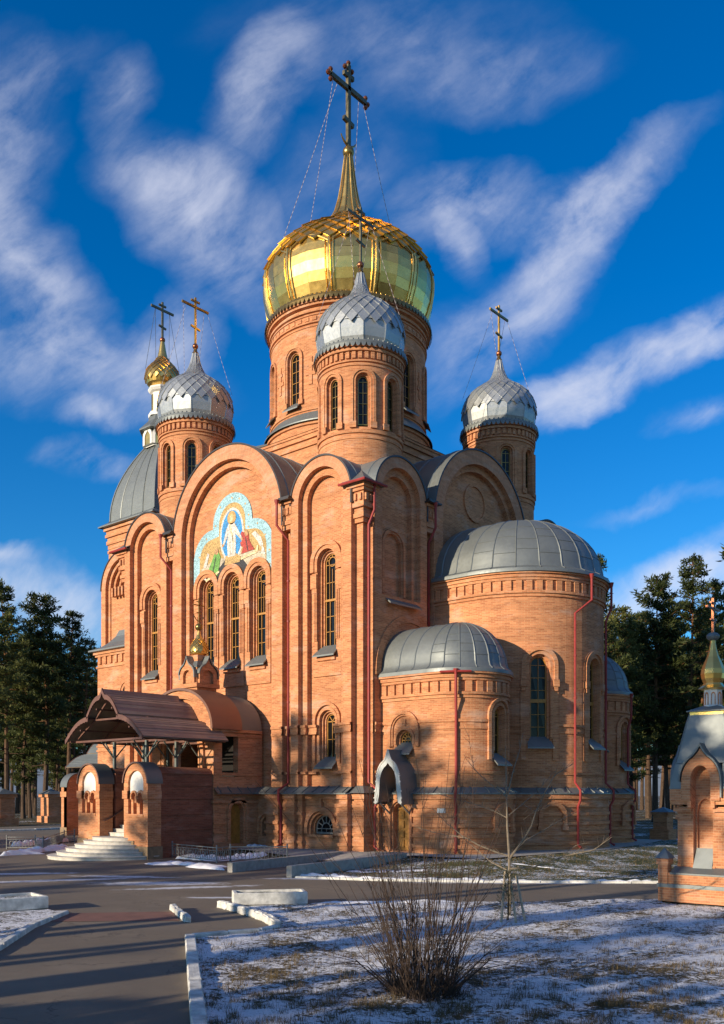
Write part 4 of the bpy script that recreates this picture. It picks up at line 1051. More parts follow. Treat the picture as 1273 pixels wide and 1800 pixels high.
# bell tower and western narthex, seen past the left corner
TX, TY = -27.2-.35+.35, CCY
def sq(mb, h, z0, z1, m=0): mb.box(TX-h, TX+h, TY-h, TY+h, z0, z1, m)
mb = MB(); sq(mb, 2.62, 10, 19.6)
for z0, z1, h in ((19.3, 19.5, 2.68), (19.6, 19.9, 2.66), (19.9, 20.15, 2.74), (20.15, 20.4, 2.68), (20.4, 20.6, 2.8), (20.6, 20.85, 2.74), (20.85, 21.05, 2.88)): sq(mb, h, z0+.002, z1)
tower = mb.build('bell_tower', [BRICK], church)
mb = MB(); E_ = 3.15
tent = [(E_, 21.08), (E_, 21.16), (2.62, 21.5)]+[(2.55*(1-(i/10)**2.0)+.78*(i/10)**2.0-.0, 21.55+5.3*(i/10)) for i in range(11)]
tent = [(E_-.5, 21.05)]+tent
for (h0, a), (h1, b) in zip(tent, tent[1:]):
    cn = [(-1, -1), (1, -1), (1, 1), (-1, 1)]
    for k in range(4):
        p, q = cn[k], cn[(k+1) % 4]
        mb.poly([(TX+p[0]*h0, TY+p[1]*h0, a), (TX+q[0]*h0, TY+q[1]*h0, a), (TX+q[0]*h1, TY+q[1]*h1, b), (TX+p[0]*h1, TY+p[1]*h1, b)], smooth=False)
for k in range(4):
    for s_ in (-1, -.5, 0, .5, 1):
        pts = []
        for h, z in tent[3:]:
            x, y = [(s_*h, -h), (h, s_*h), (-s_*h, h), (-h, -s_*h)][k]; pts.append((TX+x, TY+y, z))
        mb.tube(pts, .045 if abs(s_) < 1 else .07, 4, cap=False)
mb.build('tent_roof', [ZINC], tower)
mb = MB()
mb.lathe((TX, TY, 0), [(1.18, 26.6), (1.18, 27.3), (.95, 27.7)], 8, 0, False, pi/8, 2*pi+pi/8)
for k in range(8):
    a = 2*pi*k/8; Mk = flat(TX+1.22*cos(a), TY+1.22*sin(a), -sin(a), cos(a), -cos(a), -sin(a))
    o = Arch(0, .5, 26.7, 27.25, rise=.55, ogee=.3); i_ = Arch(0, .3, 26.7, 27.2, rise=.35, ogee=.15)
    bridge(mb, Mk, o.outline(), -.06, i_.outline(), -.06); bridge(mb, Mk, o.outline(), -.06, o.outline(), .1); fill(mb, Mk, i_.outline(), -.02, 1)
mb.build('kokoshnik_ring', [WHITE, GOLD], tower)
mb = MB(); mb.lathe((TX, TY, 0), [(1.1, 27.72), (1.62, 27.75), (1.62, 27.85), (1.0, 28.5), (.9, 28.9)], 8, 0, False, pi/8, 2*pi+pi/8); mb.build('lantern_skirt', [ZINCD], tower)
mb = MB(); mb.lathe((TX, TY, 0), [(.98, 28.85), (.98, 29.1), (.82, 29.15), (.74, 29.2), (.74, 30.5), (.9, 30.6), (1.0, 30.75), (1.0, 30.85), (.7, 31.0)], 8, 0, False)
for k in range(8):
    a = 2*pi*(k+.5)/8; mb.bar((TX+.72*cos(a), TY+.72*sin(a), 29.3), (TX+.72*cos(a), TY+.72*sin(a), 30.4), .3, .06, m=1, up=(cos(a), sin(a), 0))
mb.build('lantern', [WHITE, GOLD], tower)
TP = [(.72, 30.9), (1.05, 31.15), (1.17, 31.5), (1.17, 31.85), (1.05, 32.2), (.8, 32.5), (.52, 32.8), (.36, 33.1), (.27, 33.5), (.2, 33.9), (.15, 34.2)]
mb = MB(); mb.lathe((TX, TY, 0), TP, 24); scales(mb, (TX, TY), TP, 31.3, 33.0, 18, .2, .09, jit=.02)
td = mb.build('dome', [GOLD], tower, merge=False)
mb = MB()
mb.ball((TX, TY, 34.35), .2, 6, 1); mb.bar((TX, TY, 34.4), (TX, TY, 37.0), .12); mb.bar((TX, TY-.95, 36.45), (TX, TY+.95, 36.45), .1, .15); mb.bar((TX, TY-.3, 36.75), (TX, TY+.3, 36.75), .1, .12); mb.bar((TX, TY-.3, 35.3), (TX, TY+.3, 35.2), .1, .12)
for sy in (-1, 1):
    for ax in (-.6, .6): mb.tube([(TX, TY+sy*.6, 36.4), (TX+ax, TY+sy*1.0, 32.2)], .016, 4)
mb.build('cross', [DKCROSS, COPB], tower)
# gabled upper narthex with nested arches
FT = flat(TX, CCY-3.5, 1, 0, 0, 1)
bay(FT, 0.25, 2.45, 16.5, [(.5, 0), (.26, .22), (.26, .22), (.26, .22), (0, .2)], [], z0=11.5, zrec=12.6, L=4.0, nm='narthex_gable')
mb = MB(); mb.box(TX-2.2, TX+2.7, CCY-3.2, CCY+3.2, 11, 16.4); mb.box(TX+2, CCX-9, CCY-3.0, CCY+3.0, 10, 15)
for k in (-1.0, -.62, -.24, .14, .52): mb.box(TX+.25+k-.09, TX+.25+k+.09, CCY-3.62, CCY-3.3, 15.9, 16.5)
mb.build('narthex_core', [BRICK], church)
nx0, nx1, ny = TX-1.25, CCX-9.2, CCY-4.4
mb = MB(); mb.box(nx0, nx1, ny, CCY+4.4, -.3, 12.0)
for z0, z1, e in ((11.0, 11.12, .08), (11.75, 11.9, .12), (11.9, 12.1, .22)): mb.box(nx0-e, nx1, ny-e, CCY+4.4+e, z0, z1)
for k in range(12): x = nx0+.2+k*.62; mb.box(x, x+.28, ny-.1, ny+.1, 11.25, 11.75)
for k in range(12): y = ny+.3+k*.66; mb.box(nx0-.1, nx0+.1, y, y+.28, 11.25, 11.75)
for z in (5.4, 5.7, 8.6): mb.box(nx0-.06, nx1, ny-.06, CCY+4.46, z, z+.12)
mb.box(nx0-.25, nx1, ny-.25, CCY+4.65, -.3, 2.58)
nar = mb.build('narthex', [BRICK], church)
FN = flat(0, ny, 1, 0, 0, 1)
mb = MB(); x = nx0+3.4
for r, dd in ((.85, -.12), (.65, -.06)): hoodring(mb, FN, Arch(x, r, 7.6, 9.2), Arch(x, r-.2, 7.6, 9.2), .05, dd)
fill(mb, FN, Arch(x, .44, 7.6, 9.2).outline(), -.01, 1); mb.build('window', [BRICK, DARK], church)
mb = MB()
pr = [(4.85, 12.1), (4.85, 12.2), (4.3, 12.42), (3.9, 12.75), (3.55, 13.2), (3.4, 13.6)]
cn = [(-1, -1), (1, -1), (1, 1), (-1, 1)]
def nq(e, p): return (nx0-.45+(4.85-e) if p[0] < 0 else nx1, CCY+p[1]*e)
for (e0, a), (e1, b) in zip([(4.5, 12.05)]+pr, pr):
    for k in (0, 3, 2):
        p, q = cn[k], cn[(k+1) % 4]
        if k == 1: continue
        mb.poly([(*nq(e0, p), a), (*nq(e0, q), a), (*nq(e1, q), b), (*nq(e1, p), b)])
mb.build('narthex_roof', [ZINC], nar)
sm = MB(); skirt(sm, flat(0, ny, 1, 0, 0, 1), nx0-.3, nx1); skirt(sm, flat(nx0, CCY, 0, -1, 1, 0), -4.7, 4.7); sm.build('plinth_roof', [ZINC], nar)
mb = MB(); mb.box(nx0-2.2, nx0, CCY-2.4, CCY+2.4, -.3, 9.6); mb.box(nx0-2.35, nx0, CCY-2.55, CCY+2.55, 9.6, 9.9); mb.build('west_porch', [BRICK], church)
mb = MB(); mb.poly([(nx0-2.6, CCY-2.8, 9.92), (nx0, CCY-2.8, 9.92), (nx0, CCY, 11.0), (nx0-2.6, CCY, 11.0)]); mb.poly([(nx0-2.6, CCY+2.8, 9.92), (nx0, CCY+2.8, 9.92), (nx0, CCY, 11.0), (nx0-2.6, CCY, 11.0)]); mb.poly([(nx0-2.6, CCY-2.8, 9.92), (nx0-2.6, CCY+2.8, 9.92), (nx0-2.6, CCY, 11.0)]); mb.build('west_porch_roof', [ZINC], church)
# south vestibule with its barrel roof and little gold cupola
VX0, VX1, VY = CCX-2.36, CCX+2.36, -2.67
mb = MB()
FVR = flat(VX1, 0, 0, 1, -1, 0); FVL = flat(VX0, 0, 0, 1, 1, 0); FVF = flat(CCX, VY, 1, 0, 0, 1)
hr = Rect(-2.15, -1.15, 3.4, 5.35); hd_ = Arch(-1.2, .4, .2, 1.75)
sheet(mb, FVR, VY, .4, -.3, 5.65, [hr, hd_]); bridge(mb, FVR, hr.outline(), 0, hr.outline(), .35); bridge(mb, FVR, hd_.outline(), 0, hd_.outline(), .3)
sheet(mb, FVL, VY, .4, -.3, 5.65, [hr]); bridge(mb, FVL, hr.outline(), 0, hr.outline(), .35)
fh = Arch(0, 1.3, 2.3, 4.6); top = Arch(0, 2.36, 5.65, 5.65, rise=1.78, n=14)
sheet(mb, FVF, -2.36, 2.36, -.3, top.top, [fh], extra=top.us); bridge(mb, FVF, fh.outline(), 0, fh.outline(), .45)
for r, dd in ((1.75, -.12), (1.52, -.06)): hoodring(mb, FVF, Arch(0, r, 2.3, 4.6), Arch(0, r-.22, 2.3, 4.6), 0, dd)
hoodring(mb, FVF, Arch(0, 2.5, 5.5, 5.65, rise=1.85), Arch(0, 2.1, 5.5, 5.65, rise=1.5), .1, -.2)
for z, o in ((5.3, .06), (5.5, .12), (3.45, .05), (2.14, .1)): mbox(mb, FVR, VY-o, .3, z, z+.14, -o, .1)
hoodring(mb, FVR, Arch(-1.2, .66, .4, 1.75), Arch(-1.2, .5, .4, 1.75), 0, -.1)
for z in (.28, .72, 1.16): mbox(mb, FVR, VY, -1.9, z, z+.1, -.05, .05); mbox(mb, FVR, -.5, .0, z, z+.1, -.05, .05)
ves = mb.build('vestibule', [BRICK], church)
mb = MB(); fill(mb, FVR, hd_.outline(), .28); mb.build('cellar_door', [DOORW], ves)
mb = MB(); mb.box(VX0+.3, VX1-.3, VY+.5, .2, 2.28, 2.4); mb.box(VX0+.9, VX1-.9, -.3, .25, 2.4, 5.4); mb.build('inner_dark_block', [DARK], ves)  # near-black floor and block stand for the shade inside
mb = MB(); M_ = flat(CCX, VY, 1, 0, 0, 1)
for r, dl, d2, m in ((2.62, -.28, 1.55, 0), (2.46, 1.55, 2.95, 1)):
    o = Arch(0, r, 5.6, 5.66, rise=r*.76, n=14).outline()[1:]; i_ = Arch(0, r-.14, 5.6, 5.66, rise=r*.76-.12, n=14).outline()[1:]
    bridge(mb, M_, o, dl, o, d2, False, m, True); bridge(mb, M_, i_, dl, o, dl, False, m); bridge(mb, M_, i_, d2, o, d2, False, m); bridge(mb, M_, i_, dl, i_, d2, False, m)
mb.build('vestibule_roof', [COPPER, ZINCD], ves)
sm = MB(); skirt(sm, FVR, VY, .1, dout=-.3, din=.05); sm.build('plinth_roof', [ZINCD], ves)
KX, KY = CCX-.12, VY+1.15
mb = MB(); mb.box(KX-.6, KX+.6, KY-.6, KY+.6, 7.6, 8.75); mb.box(KX-.72, KX+.72, KY-.72, KY+.72, 7.75, 7.95); mb.box(KX-.4, KX+.4, KY-.4, KY+.4, 9.0, 9.35)
for k in range(4):
    a = pi/2*k; Mk = flat(KX+.6*cos(a), KY+.6*sin(a), -sin(a), cos(a), -cos(a), -sin(a))
    o = Arch(0, .55, 7.95, 8.35, rise=.5, ogee=.35); i_ = Arch(0, .3, 7.95, 8.3, rise=.3)
    bridge(mb, Mk, o.outline(), -.14, i_.outline(), -.14); bridge(mb, Mk, o.outline(), -.14, o.outline(), .0); bridge(mb, Mk, i_.outline(), -.14, i_.outline(), .0)
cup = mb.build('porch_cupola', [BRICK], church)
mb = MB()
for k in range(4):
    a = pi/2*k; Mk = flat(KX+.6*cos(a), KY+.6*sin(a), -sin(a), cos(a), -cos(a), -sin(a))
    o = Arch(0, .62, 8.2, 8.4, rise=.52, ogee=.38); i_ = Arch(0, .56, 8.2, 8.36, rise=.5, ogee=.36)
    bridge(mb, Mk, o.outline()[1:], -.2, o.outline()[1:], .3, False); bridge(mb, Mk, o.outline()[1:], -.2, i_.outline()[1:], -.2, False)
    mb.poly([(KX+.78*cos(a-pi/4)*1.2, KY+.78*sin(a-pi/4)*1.2, 8.78), (KX+.78*cos(a+pi/4)*1.2, KY+.78*sin(a+pi/4)*1.2, 8.78), (KX+.5*cos(a+pi/4), KY+.5*sin(a+pi/4), 9.1), (KX+.5*cos(a-pi/4), KY+.5*sin(a-pi/4), 9.1)])
mb.box(KX-.66, KX+.66, KY-.66, KY+.66, 8.72, 8.77); mb.build('cupola_roof', [ZINC], cup)
mb = MB(); KP = [(.26, 9.33), (.40, 9.45), (.44, 9.62), (.42, 9.8), (.32, 10.0), (.19, 10.2), (.1, 10.4), (.06, 10.6)]
mb.lathe((KX, KY, 0), KP, 16); scales(mb, (KX, KY), KP, 9.5, 10.1, 12, .1, .05); dk = mb.build('dome', [GOLD], cup, merge=False)
mb = MB(); mb.ball((KX, KY, 10.78), .19, 8); mb.build('ball', [BRONZE], cup)
mb = MB(); mb.bar((KX, KY, 10.9), (KX, KY, 12.2), .05); mb.bar((KX, KY-.36, 11.85), (KX, KY+.36, 11.85), .05); mb.bar((KX, KY-.15, 12.02), (KX, KY+.15, 12.02), .04); mb.bar((KX, KY-.15, 11.5), (KX, KY+.15, 11.45), .04)
mb.tube([(KX, KY+.28*sin(t), 11.35-.28*cos(t)) for t in [radians(-80+160*i/8) for i in range(9)]], .025, 5); mb.build('cross', [BRONZE], cup)
# ------------------------------------------------------------------ ground, road, lawns
def poly_sheet(name, pts, mat, dz, step, kind='structure', hfun=None, keep=None):
    """a sheet following the ground, cut into a grid so that it can carry relief"""
    bm = bmesh.new(); vs = [bm.verts.new((p[0], p[1], 0)) for p in pts]; bm.faces.new(vs)
    xs = [p[0] for p in pts]; ys = [p[1] for p in pts]
    for ax, lo_, hi_ in ((0, min(xs), max(xs)), (1, min(ys), max(ys))):
        v = lo_+step
        while v < hi_:
            co = (v, 0, 0) if ax == 0 else (0, v, 0); no = (1, 0, 0) if ax == 0 else (0, 1, 0)
            bmesh.ops.bisect_plane(bm, geom=bm.verts[:]+bm.edges[:]+bm.faces[:], plane_co=co, plane_no=no, dist=1e-5); v += step
    for v in bm.verts:
        v.co.z = zg(v.co.x, v.co.y)+dz+(hfun(v.co.x, v.co.y) if hfun else 0)
    bmesh.ops.recalc_face_normals(bm, faces=bm.faces)
    me = bpy.data.meshes.new(name); bm.to_mesh(me); bm.free(); me.materials.append(mat)
    if sum(p.normal.z for p in me.polygons) < 0: me.flip_normals()
    for p in me.polygons: p.use_smooth = True
    o = bpy.data.objects.new(name, me); COL.objects.link(o); o['kind'] = kind; return o
def g2(px, py): p = G(px, py); return (p.x, p.y)
ax = [-2500, -900, -500, -300, -200, -150, -120, -100, -85, -75]+[-70+2*i for i in range(71)]+[75, 85, 100, 130, 180, 260, 400, 900, 2500]
vs = []; fs = []; n = len(ax)
for y in ax:
    for x in ax:
        far = smooth(60, 220, math.hypot(x, y))
        vs.append((x, y, zg(x, y)-.02+.5*(1-far)*noise.noise((x*.03, y*.03, 1))*smooth(28, 60, math.hypot(x+5, y))))
for j in range(n-1):
    for i in range(n-1): fs.append((j*n+i, j*n+i+1, (j+1)*n+i+1, (j+1)*n+i))
me = bpy.data.meshes.new('ground'); me.from_pydata(vs, [], fs); me.materials.append(FLOOR)
for p in me.polygons: p.use_smooth = True
gr = bpy.data.objects.new('ground', me); COL.objects.link(gr); gr['kind'] = 'structure'
plaza = [g2(-500, 1990), g2(1900, 1990), g2(1900, 1556), g2(1500, 1552), g2(1165, 1551), g2(800, 1549), (3.6, -6.6), (.5, -4.4), (-2, -3.6), (-8, -3.0), (-12, -3.0), (-22, -2.5), (-23, 14), (-40, 30), (-75, 30), (-75, -6), (-45, -25)]
poly_sheet('road', plaza, ASPH, .0, 1.0)
def lawnh(x, y):
    return .05*noise.noise((x*.8, y*.8, 3))+.032*noise.noise((x*2.6, y*2.6, 5))+.014*noise.noise((x*9, y*9, 8))
lawn_px = [(372, 1990), (352, 1800), (338, 1654), (456, 1642), (491, 1633), (470, 1618), (441, 1609), (405, 1599), (540, 1591), (700, 1590), (900, 1588), (1165, 1584), (1500, 1580), (1900, 1760), (1900, 1990)]
lawn = poly_sheet('lawn', [g2(*p) for p in lawn_px], LAWN, .05, .16, hfun=lawnh)
strip = [(6.6, -.6), (4.3, -1.0), (2.6, -1.3), (.6, -3.8), g2(515, 1541), g2(640, 1546), g2(800, 1549), g2(1000, 1550), g2(1165, 1551), g2(1500, 1552), g2(1600, 1510), (45, 30), (5, 30), (5.0, 20), (6.4, 12), (6.4, 4)]
poly_sheet('verge', strip, STRIP, .03, .4, hfun=lambda x, y: .03*noise.noise((x*.9, y*.9, 2)))
poly_sheet('church_path', [(6.4, 4), (6.0, -.4), (4.2, -.5), (3.0, -.6), (.9, -2.9), (-.4, -3.3), (-2.2, -2.6), (-7.0, -1.6), (-7.0, .2), (1, 1), (1, 19), (5, 19), (5.9, 15.5), (6.8, 9)], CONC, .045, .8)
ll = [g2(-500, 1990), g2(-60, 1690), g2(0, 1660), g2(60, 1628), g2(112, 1606), g2(85, 1602), g2(0, 1606), g2(-500, 1620)]
poly_sheet('side_lawn', ll, LAWN, .05, .2, hfun=lawnh)
poly_sheet('paving_band', [g2(48, 1621), g2(315, 1619), g2(303, 1603), g2(112, 1606)], REDW, .008, .5)
V = []; Fc = []; NN = 90
for i in range(NN+1):                                   # hills added to cover the low sky, haze blue in their colour
    a = radians(85+130*i/NN); d = 1100; hgt = 62+18*noise.noise((i*.11, 2, 0))+5*noise.noise((i*.5, 5, 0))
    for dd, z in ((d, -1), (d+120, hgt*.7), (d+300, hgt), (d+700, -1)): V.append((CAMX+dd*cos(a), CAMY+dd*sin(a), z))
for i in range(NN):
    for c in range(3): q = i*4+c; Fc.append((q, q+1, q+5, q+4))
me = bpy.data.meshes.new('hills'); me.from_pydata(V, [], Fc); me.materials.append(HILL); ho = bpy.data.objects.new('hills', me); COL.objects.link(ho); ho['kind'] = 'structure'
# snow lying in drifts (uncountable)
def drift(name, line, w, h, seed=0, step=.09):
    """ridge of snow along a line, lumpy and tapering"""
    pts = []
    for a, b in zip(line, line[1:]):
        a, b = Vector((*a, 0)), Vector((*b, 0)); k = max(1, int((b-a).length/step))
        pts += [a.lerp(b, i/k) for i in range(k)]
    pts.append(Vector((*line[-1], 0))); nn = len(pts); nc = 9
    V = []; Fc = []
    for i, p in enumerate(pts):
        t = (pts[min(i+1, nn-1)]-pts[max(0, i-1)]).normalized(); s = Vector((-t.y, t.x, 0)); end = min(1, min(i, nn-1-i)/4+.05)
        ww = w*(.75+.9*noise.noise((p.x*.7, p.y*.7, seed)))*end
        for c in range(nc):
            q = -1+2*c/(nc-1); e = ww*q*(1+.5*noise.noise((p.x*2.2, p.y*2.2, seed+3+q)))
            x, y = p.x+s.x*e, p.y+s.y*e
            z = zg(x, y)+.002+max(0, (1-q*q))**.8*h*end*(.6+1.1*abs(noise.noise((x*2.5, y*2.5, seed+7))))+.02*noise.noise((x*9, y*9, seed))*(1-q*q)
            V.append((x, y, z))
    for i in range(nn-1):
        for c in range(nc-1): a = i*nc+c; Fc.append((a, a+1, a+nc+1, a+nc))
    me = bpy.data.meshes.new(name); me.from_pydata(V, [], Fc); me.materials.append(SNOW)
    for p in me.polygons: p.use_smooth = True
    o = bpy.data.objects.new(name, me); COL.objects.link(o); o['kind'] = 'stuff'; return o
drift('snow_drift', [g2(268, 1521), g2(300, 1518), g2(350, 1522), g2(395, 1530)], .55, .12, 1); drift('snow_drift', [g2(320, 1508), g2(380, 1513), g2(470, 1508)], .45, .22, 2); drift('snow_drift', [g2(400, 1497), g2(480, 1500)], .5, .16, 22)
drift('snow_drift', [g2(510, 1541), g2(560, 1541), g2(640, 1546), g2(720, 1548), g2(860, 1549)], .32, .10, 3); drift('snow_drift', [g2(860, 1549), g2(960, 1551), g2(1060, 1551), g2(1163, 1551)], .28, .07, 4)
drift('snow_drift', [g2(0, 1505), g2(45, 1500), g2(110, 1490)], .9, .2, 5); drift('snow_drift', [g2(20, 1488), g2(120, 1480)], .5, .3, 6); drift('snow_drift', [g2(560, 1588), g2(680, 1587), g2(800, 1585)], .22, .06, 7)
drift('snow_drift', [g2(890, 1528), g2(1000, 1532), g2(1100, 1538)], .35, .05, 8); drift('snow_drift', [g2(600, 1534), g2(760, 1532)], .6, .05, 9)
# blades of dry grass standing through the snow
mb = MB(); rnd = random.Random(11)
lp = [g2(*p) for p in lawn_px]
def inside(x, y, P):
    c = False; j = len(P)-1
    for i in range(len(P)):
        if (P[i][1] > y) != (P[j][1] > y) and x < (P[j][0]-P[i][0])*(y-P[i][1])/(P[j][1]-P[i][1])+P[i][0]: c = not c
        j = i
    return c
cnt = 0
while cnt < 7500:
    px = rnd.uniform(330, 1300); py = 1588+(1830-1588)*rnd.random()**.8; x, y = g2(px, py)
    if not inside(x, y, lp): continue
    if noise.noise((x*2.6, y*2.6, 4))+.5*noise.noise((x*4, y*4, 9)) < rnd.uniform(-.1, .5): continue
    cnt += 1; z = zg(x, y)+.04+lawnh(x, y)
    for k in range(rnd.randint(3, 6)):
        a = rnd.uniform(0, 2*pi); h = rnd.uniform(.03, .13); l = rnd.uniform(.01, .10); w = .0045
        bx_, by_ = x+rnd.uniform(-.05, .05), y+rnd.uniform(-.05, .05); tx, ty = bx_+l*cos(a), by_+l*sin(a); s = Vector((-sin(a)*w, cos(a)*w, 0))
        b = Vector((bx_, by_, z-.02)); mboff = Vector((tx, ty, z+h))
        mb.poly([b-s, b+s, mboff], [(0, 0), (1, 0), (1, 1)])
for k in range(2600):
    px = rnd.uniform(560, 1270); py = rnd.uniform(1500, 1546); x, y = g2(px, py)
    if not inside(x, y, strip): continue
    z = zg(x, y)+.02
    for q in range(4):
        a = rnd.uniform(0, 2*pi); h = rnd.uniform(.03, .12); w = .01; b = Vector((x+rnd.uniform(-.1, .1), y+rnd.uniform(-.1, .1), z)); s = Vector((-sin(a)*w, cos(a)*w, 0))
        mb.poly([b-s, b+s, b+Vector((.05*cos(a), .05*sin(a), h))], [(0, 0), (1, 0), (1, 1)])
gb = mb.build('grass', [BLADE], None); tag(gb, 'dry grass blades poking through the thin snow of the lawn', 'grass', kind='stuff')
# kerbs: a continuous white one is part of the setting, loose broken stones are things
def kerb(name, pxs, w=.16, h=.13, kind='structure', gap=0.012, jit=.0, L=1.0, label=None, group=None):
    mb = MB(); pts = [G(*p) for p in pxs]; k = 0
    for a, b in zip(pts, pts[1:]):
        n = max(1, round((b-a).length/L))
        for i in range(n):
            p, q = a.lerp(b, i/n), a.lerp(b, (i+1)/n); d = (q-p).normalized(); p = p+d*gap; q = q-d*gap
            s = Vector((-d.y, d.x, 0)); dz = rnd.uniform(-jit, jit); o = s*rnd.uniform(-jit, jit); hh = h+dz
            c0 = [p+s*w/2+o, p-s*w/2+o, q+s*w/2+o, q-s*w/2+o]
            b0 = [v+Vector((0, 0, -.1)) for v in c0]; ch = [(p*.96+q*.04)+s*w*.4+o, (p*.96+q*.04)-s*w*.4+o, (p*.04+q*.96)+s*w*.4+o, (p*.04+q*.96)-s*w*.4+o]
            m0 = [v+Vector((0, 0, hh-.025)) for v in c0]; t0 = [v+Vector((0, 0, hh)) for v in ch]
            mb.hexa([b0[0], b0[1], b0[2], b0[3], m0[0], m0[1], m0[2], m0[3]]); mb.hexa([m0[0], m0[1], m0[2], m0[3], t0[0], t0[1], t0[2], t0[3]])
    o = mb.build(name, [CONCW], None); o['kind'] = kind; return o
kerb('kerb', [(373, 1990), (349, 1800), (334, 1652)], .2, .13, L=2.4)
kerb('lawn_edge_kerb', [(336, 1651), (400, 1645), (456, 1641), (490, 1634)], .12, .10, L=1.4, jit=.01)
kerb('side_kerb', [(-60, 1700), (0, 1668), (55, 1632), (116, 1607)], .14, .10, L=1.2, jit=.01)
kerb('road_kerb', [(520, 1543), (640, 1548), (800, 1551), (1000, 1552), (1165, 1553), (1500, 1554)], .14, .07, L=1.0, jit=.012)
kerb('far_kerb', [(-60, 1463), (60, 1460), (135, 1456)], .3, .14, L=1.5)
stone_rnd = random.Random(3)
def kerbstone(px0, px1, w, h, lab, grp='broken whitewashed kerbstones by the path'):
    a, b = G(*px0), G(*px1); L = (b-a).length; d = (b-a).normalized(); mid = (a+b)/2
    bm = bmesh.new(); bmesh.ops.create_cube(bm, size=1); bmesh.ops.subdivide_edges(bm, edges=bm.edges[:], cuts=4, use_grid_fill=True)
    sd = stone_rnd.uniform(0, 50)
    for v in bm.verts:
        r = max(abs(v.co.x), abs(v.co.y), abs(v.co.z)); c = v.co.copy()
        v.co = Vector((c.x*L, c.y*w, c.z*h))
        e = sorted([abs(c.x), abs(c.y), abs(c.z)])
        if e[1] > .45: v.co -= Vector((c.x*.04, c.y*w*.22, c.z*h*.25))
        v.co += Vector([noise.noise((c.x*L*5+sd, c.y*3, c.z*3+q*9)) for q in range(3)])*.022
        v.co.z += h/2-.02
    me = bpy.data.meshes.new('kerbstone'); bm.to_mesh(me); bm.free(); me.materials.append(CONCW)
    o = bpy.data.objects.new('kerbstone', me); COL.objects.link(o); o.location = mid; o.rotation_euler = (0, 0, math.atan2(d.y, d.x)); tag(o, lab, 'kerbstone', grp)
kerbstone((303, 1599), (311, 1606), .16, .17, 'topmost short stone of the three broken kerbstones in the asphalt beside the red paving')
kerbstone((311.5, 1606.5), (321, 1613.5), .16, .16, 'middle stone of the three broken kerbstones in the asphalt beside the red paving')
kerbstone((321.5, 1614), (331, 1622), .17, .18, 'bottom pale stone of the three broken kerbstones in the asphalt beside the red paving')
cs = [((386, 1595), (402, 1599)), ((403, 1599.5), (420, 1604)), ((421, 1604.5), (436, 1609)), ((437, 1609.5), (452, 1614)), ((453, 1614.5), (466, 1619)), ((467, 1619.5), (478, 1626)), ((478.5, 1627), (489, 1633.5))]
lb = ['half sunk whitewashed kerbstone at the tip nearest the right planter', 'second whitewashed kerbstone of the row curving down from the planter', 'third whitewashed kerbstone of the row curving down from the planter', 'fat whitewashed kerbstone midway along the row curving down from the planter', 'fifth whitewashed kerbstone of the row curving down from the planter', 'whitewashed kerbstone last but one in the curving row before the lawn corner', 'whitewashed kerbstone ending the curving row at the lawn corner']
for (a, b), l in zip(cs, lb): kerbstone(a, b, .2, .2, l, 'whitewashed kerbstones curving round the lawn corner')
# concrete planters
def planter(px0, px1, label, wd=.85, h=.36):
    a, b = G(*px0), G(*px1); L = (b-a).length; d = (b-a).normalized(); s = Vector((-d.y, d.x, 0)); mid = (a+b)/2+s*wd/2
    t = thing('concrete_planter', label, 'planter', mid, math.atan2(d.y, d.x), 'whitewashed concrete planters on the plaza')
    mb = MB(); t_ = .09
    def rr(x0, x1, y0, y1): return [(x0, y0), (x1, y0), (x1, y1), (x0, y1)]
    o0, o1 = rr(-L/2+.04, L/2-.04, -wd/2+.04, wd/2-.04), rr(-L/2, L/2, -wd/2, wd/2); i1 = rr(-L/2+t_, L/2-t_, -wd/2+t_, wd/2-t_); oc = rr(-L/2+.015, L/2-.015, -wd/2+.015, wd/2-.015)
    lev = [(o0, -.02), (o0, .04), (o1, .07), (o1, h-.02), (oc, h), (i1, h), (i1, h-.12)]
    for (A_, za), (B_, zb) in zip(lev, lev[1:]):
        for k in range(4): j = (k+1) % 4; mb.poly([(*A_[k], za), (*A_[j], za), (*B_[j], zb), (*B_[k], zb)])
    mb.build('trough', [CONCW], t)
    so = MB(); N = 22
    for i in range(N):
        for j in range(8):
            q = []
            for u, v in ((i, j), (i+1, j), (i+1, j+1), (i, j+1)):
                x = -L/2+t_*.9+(L-1.8*t_)*u/N; y = -wd/2+t_*.9+(wd-1.8*t_)*v/8; q.append((x, y, h-.06+.03*noise.noise((x*4, y*4, L))))
            so.poly(q, smooth=True)
    so.build('soil', [STRIP], t)
planter((411, 1596), (541, 1593), 'whitewashed concrete planter standing at the corner of the lawn, right of the path')
planter((-60, 1612), (85, 1601), 'whitewashed concrete planter at the left edge of the picture, left of the path', wd=1.1)
# ramp walls of pale blocks leading to the side door
def rampwall(pa, pb, h0, h1, name, label):
    a, b = Vector(pa), Vector(pb); mb = MB(); n = 9; d = (b-a).normalized(); s = Vector((-d.y, d.x, 0))*.11
    for i in range(n):
        p, q = a.lerp(b, i/n)+d*.006, a.lerp(b, (i+1)/n)-d*.006; za, zb = zg(p.x, p.y)-.05, zg(q.x, q.y)-.05; tz0, tz1 = GZ+h0+(h1-h0)*i/n, GZ+h0+(h1-h0)*(i+1)/n
        mb.hexa([Vector((*(p-s).xy, za)), Vector((*(p+s).xy, za)), Vector((*(q-s).xy, zb)), Vector((*(q+s).xy, zb)), Vector((*(p-s).xy, tz0)), Vector((*(p+s).xy, tz0)), Vector((*(q-s).xy, tz1)), Vector((*(q+s).xy, tz1))])
    o = mb.build(name, [CONC], None); tag(o, label, 'ramp wall', 'low block walls of the ramp'); return o
r1 = G(404, 1534); r2 = G(508, 1543)
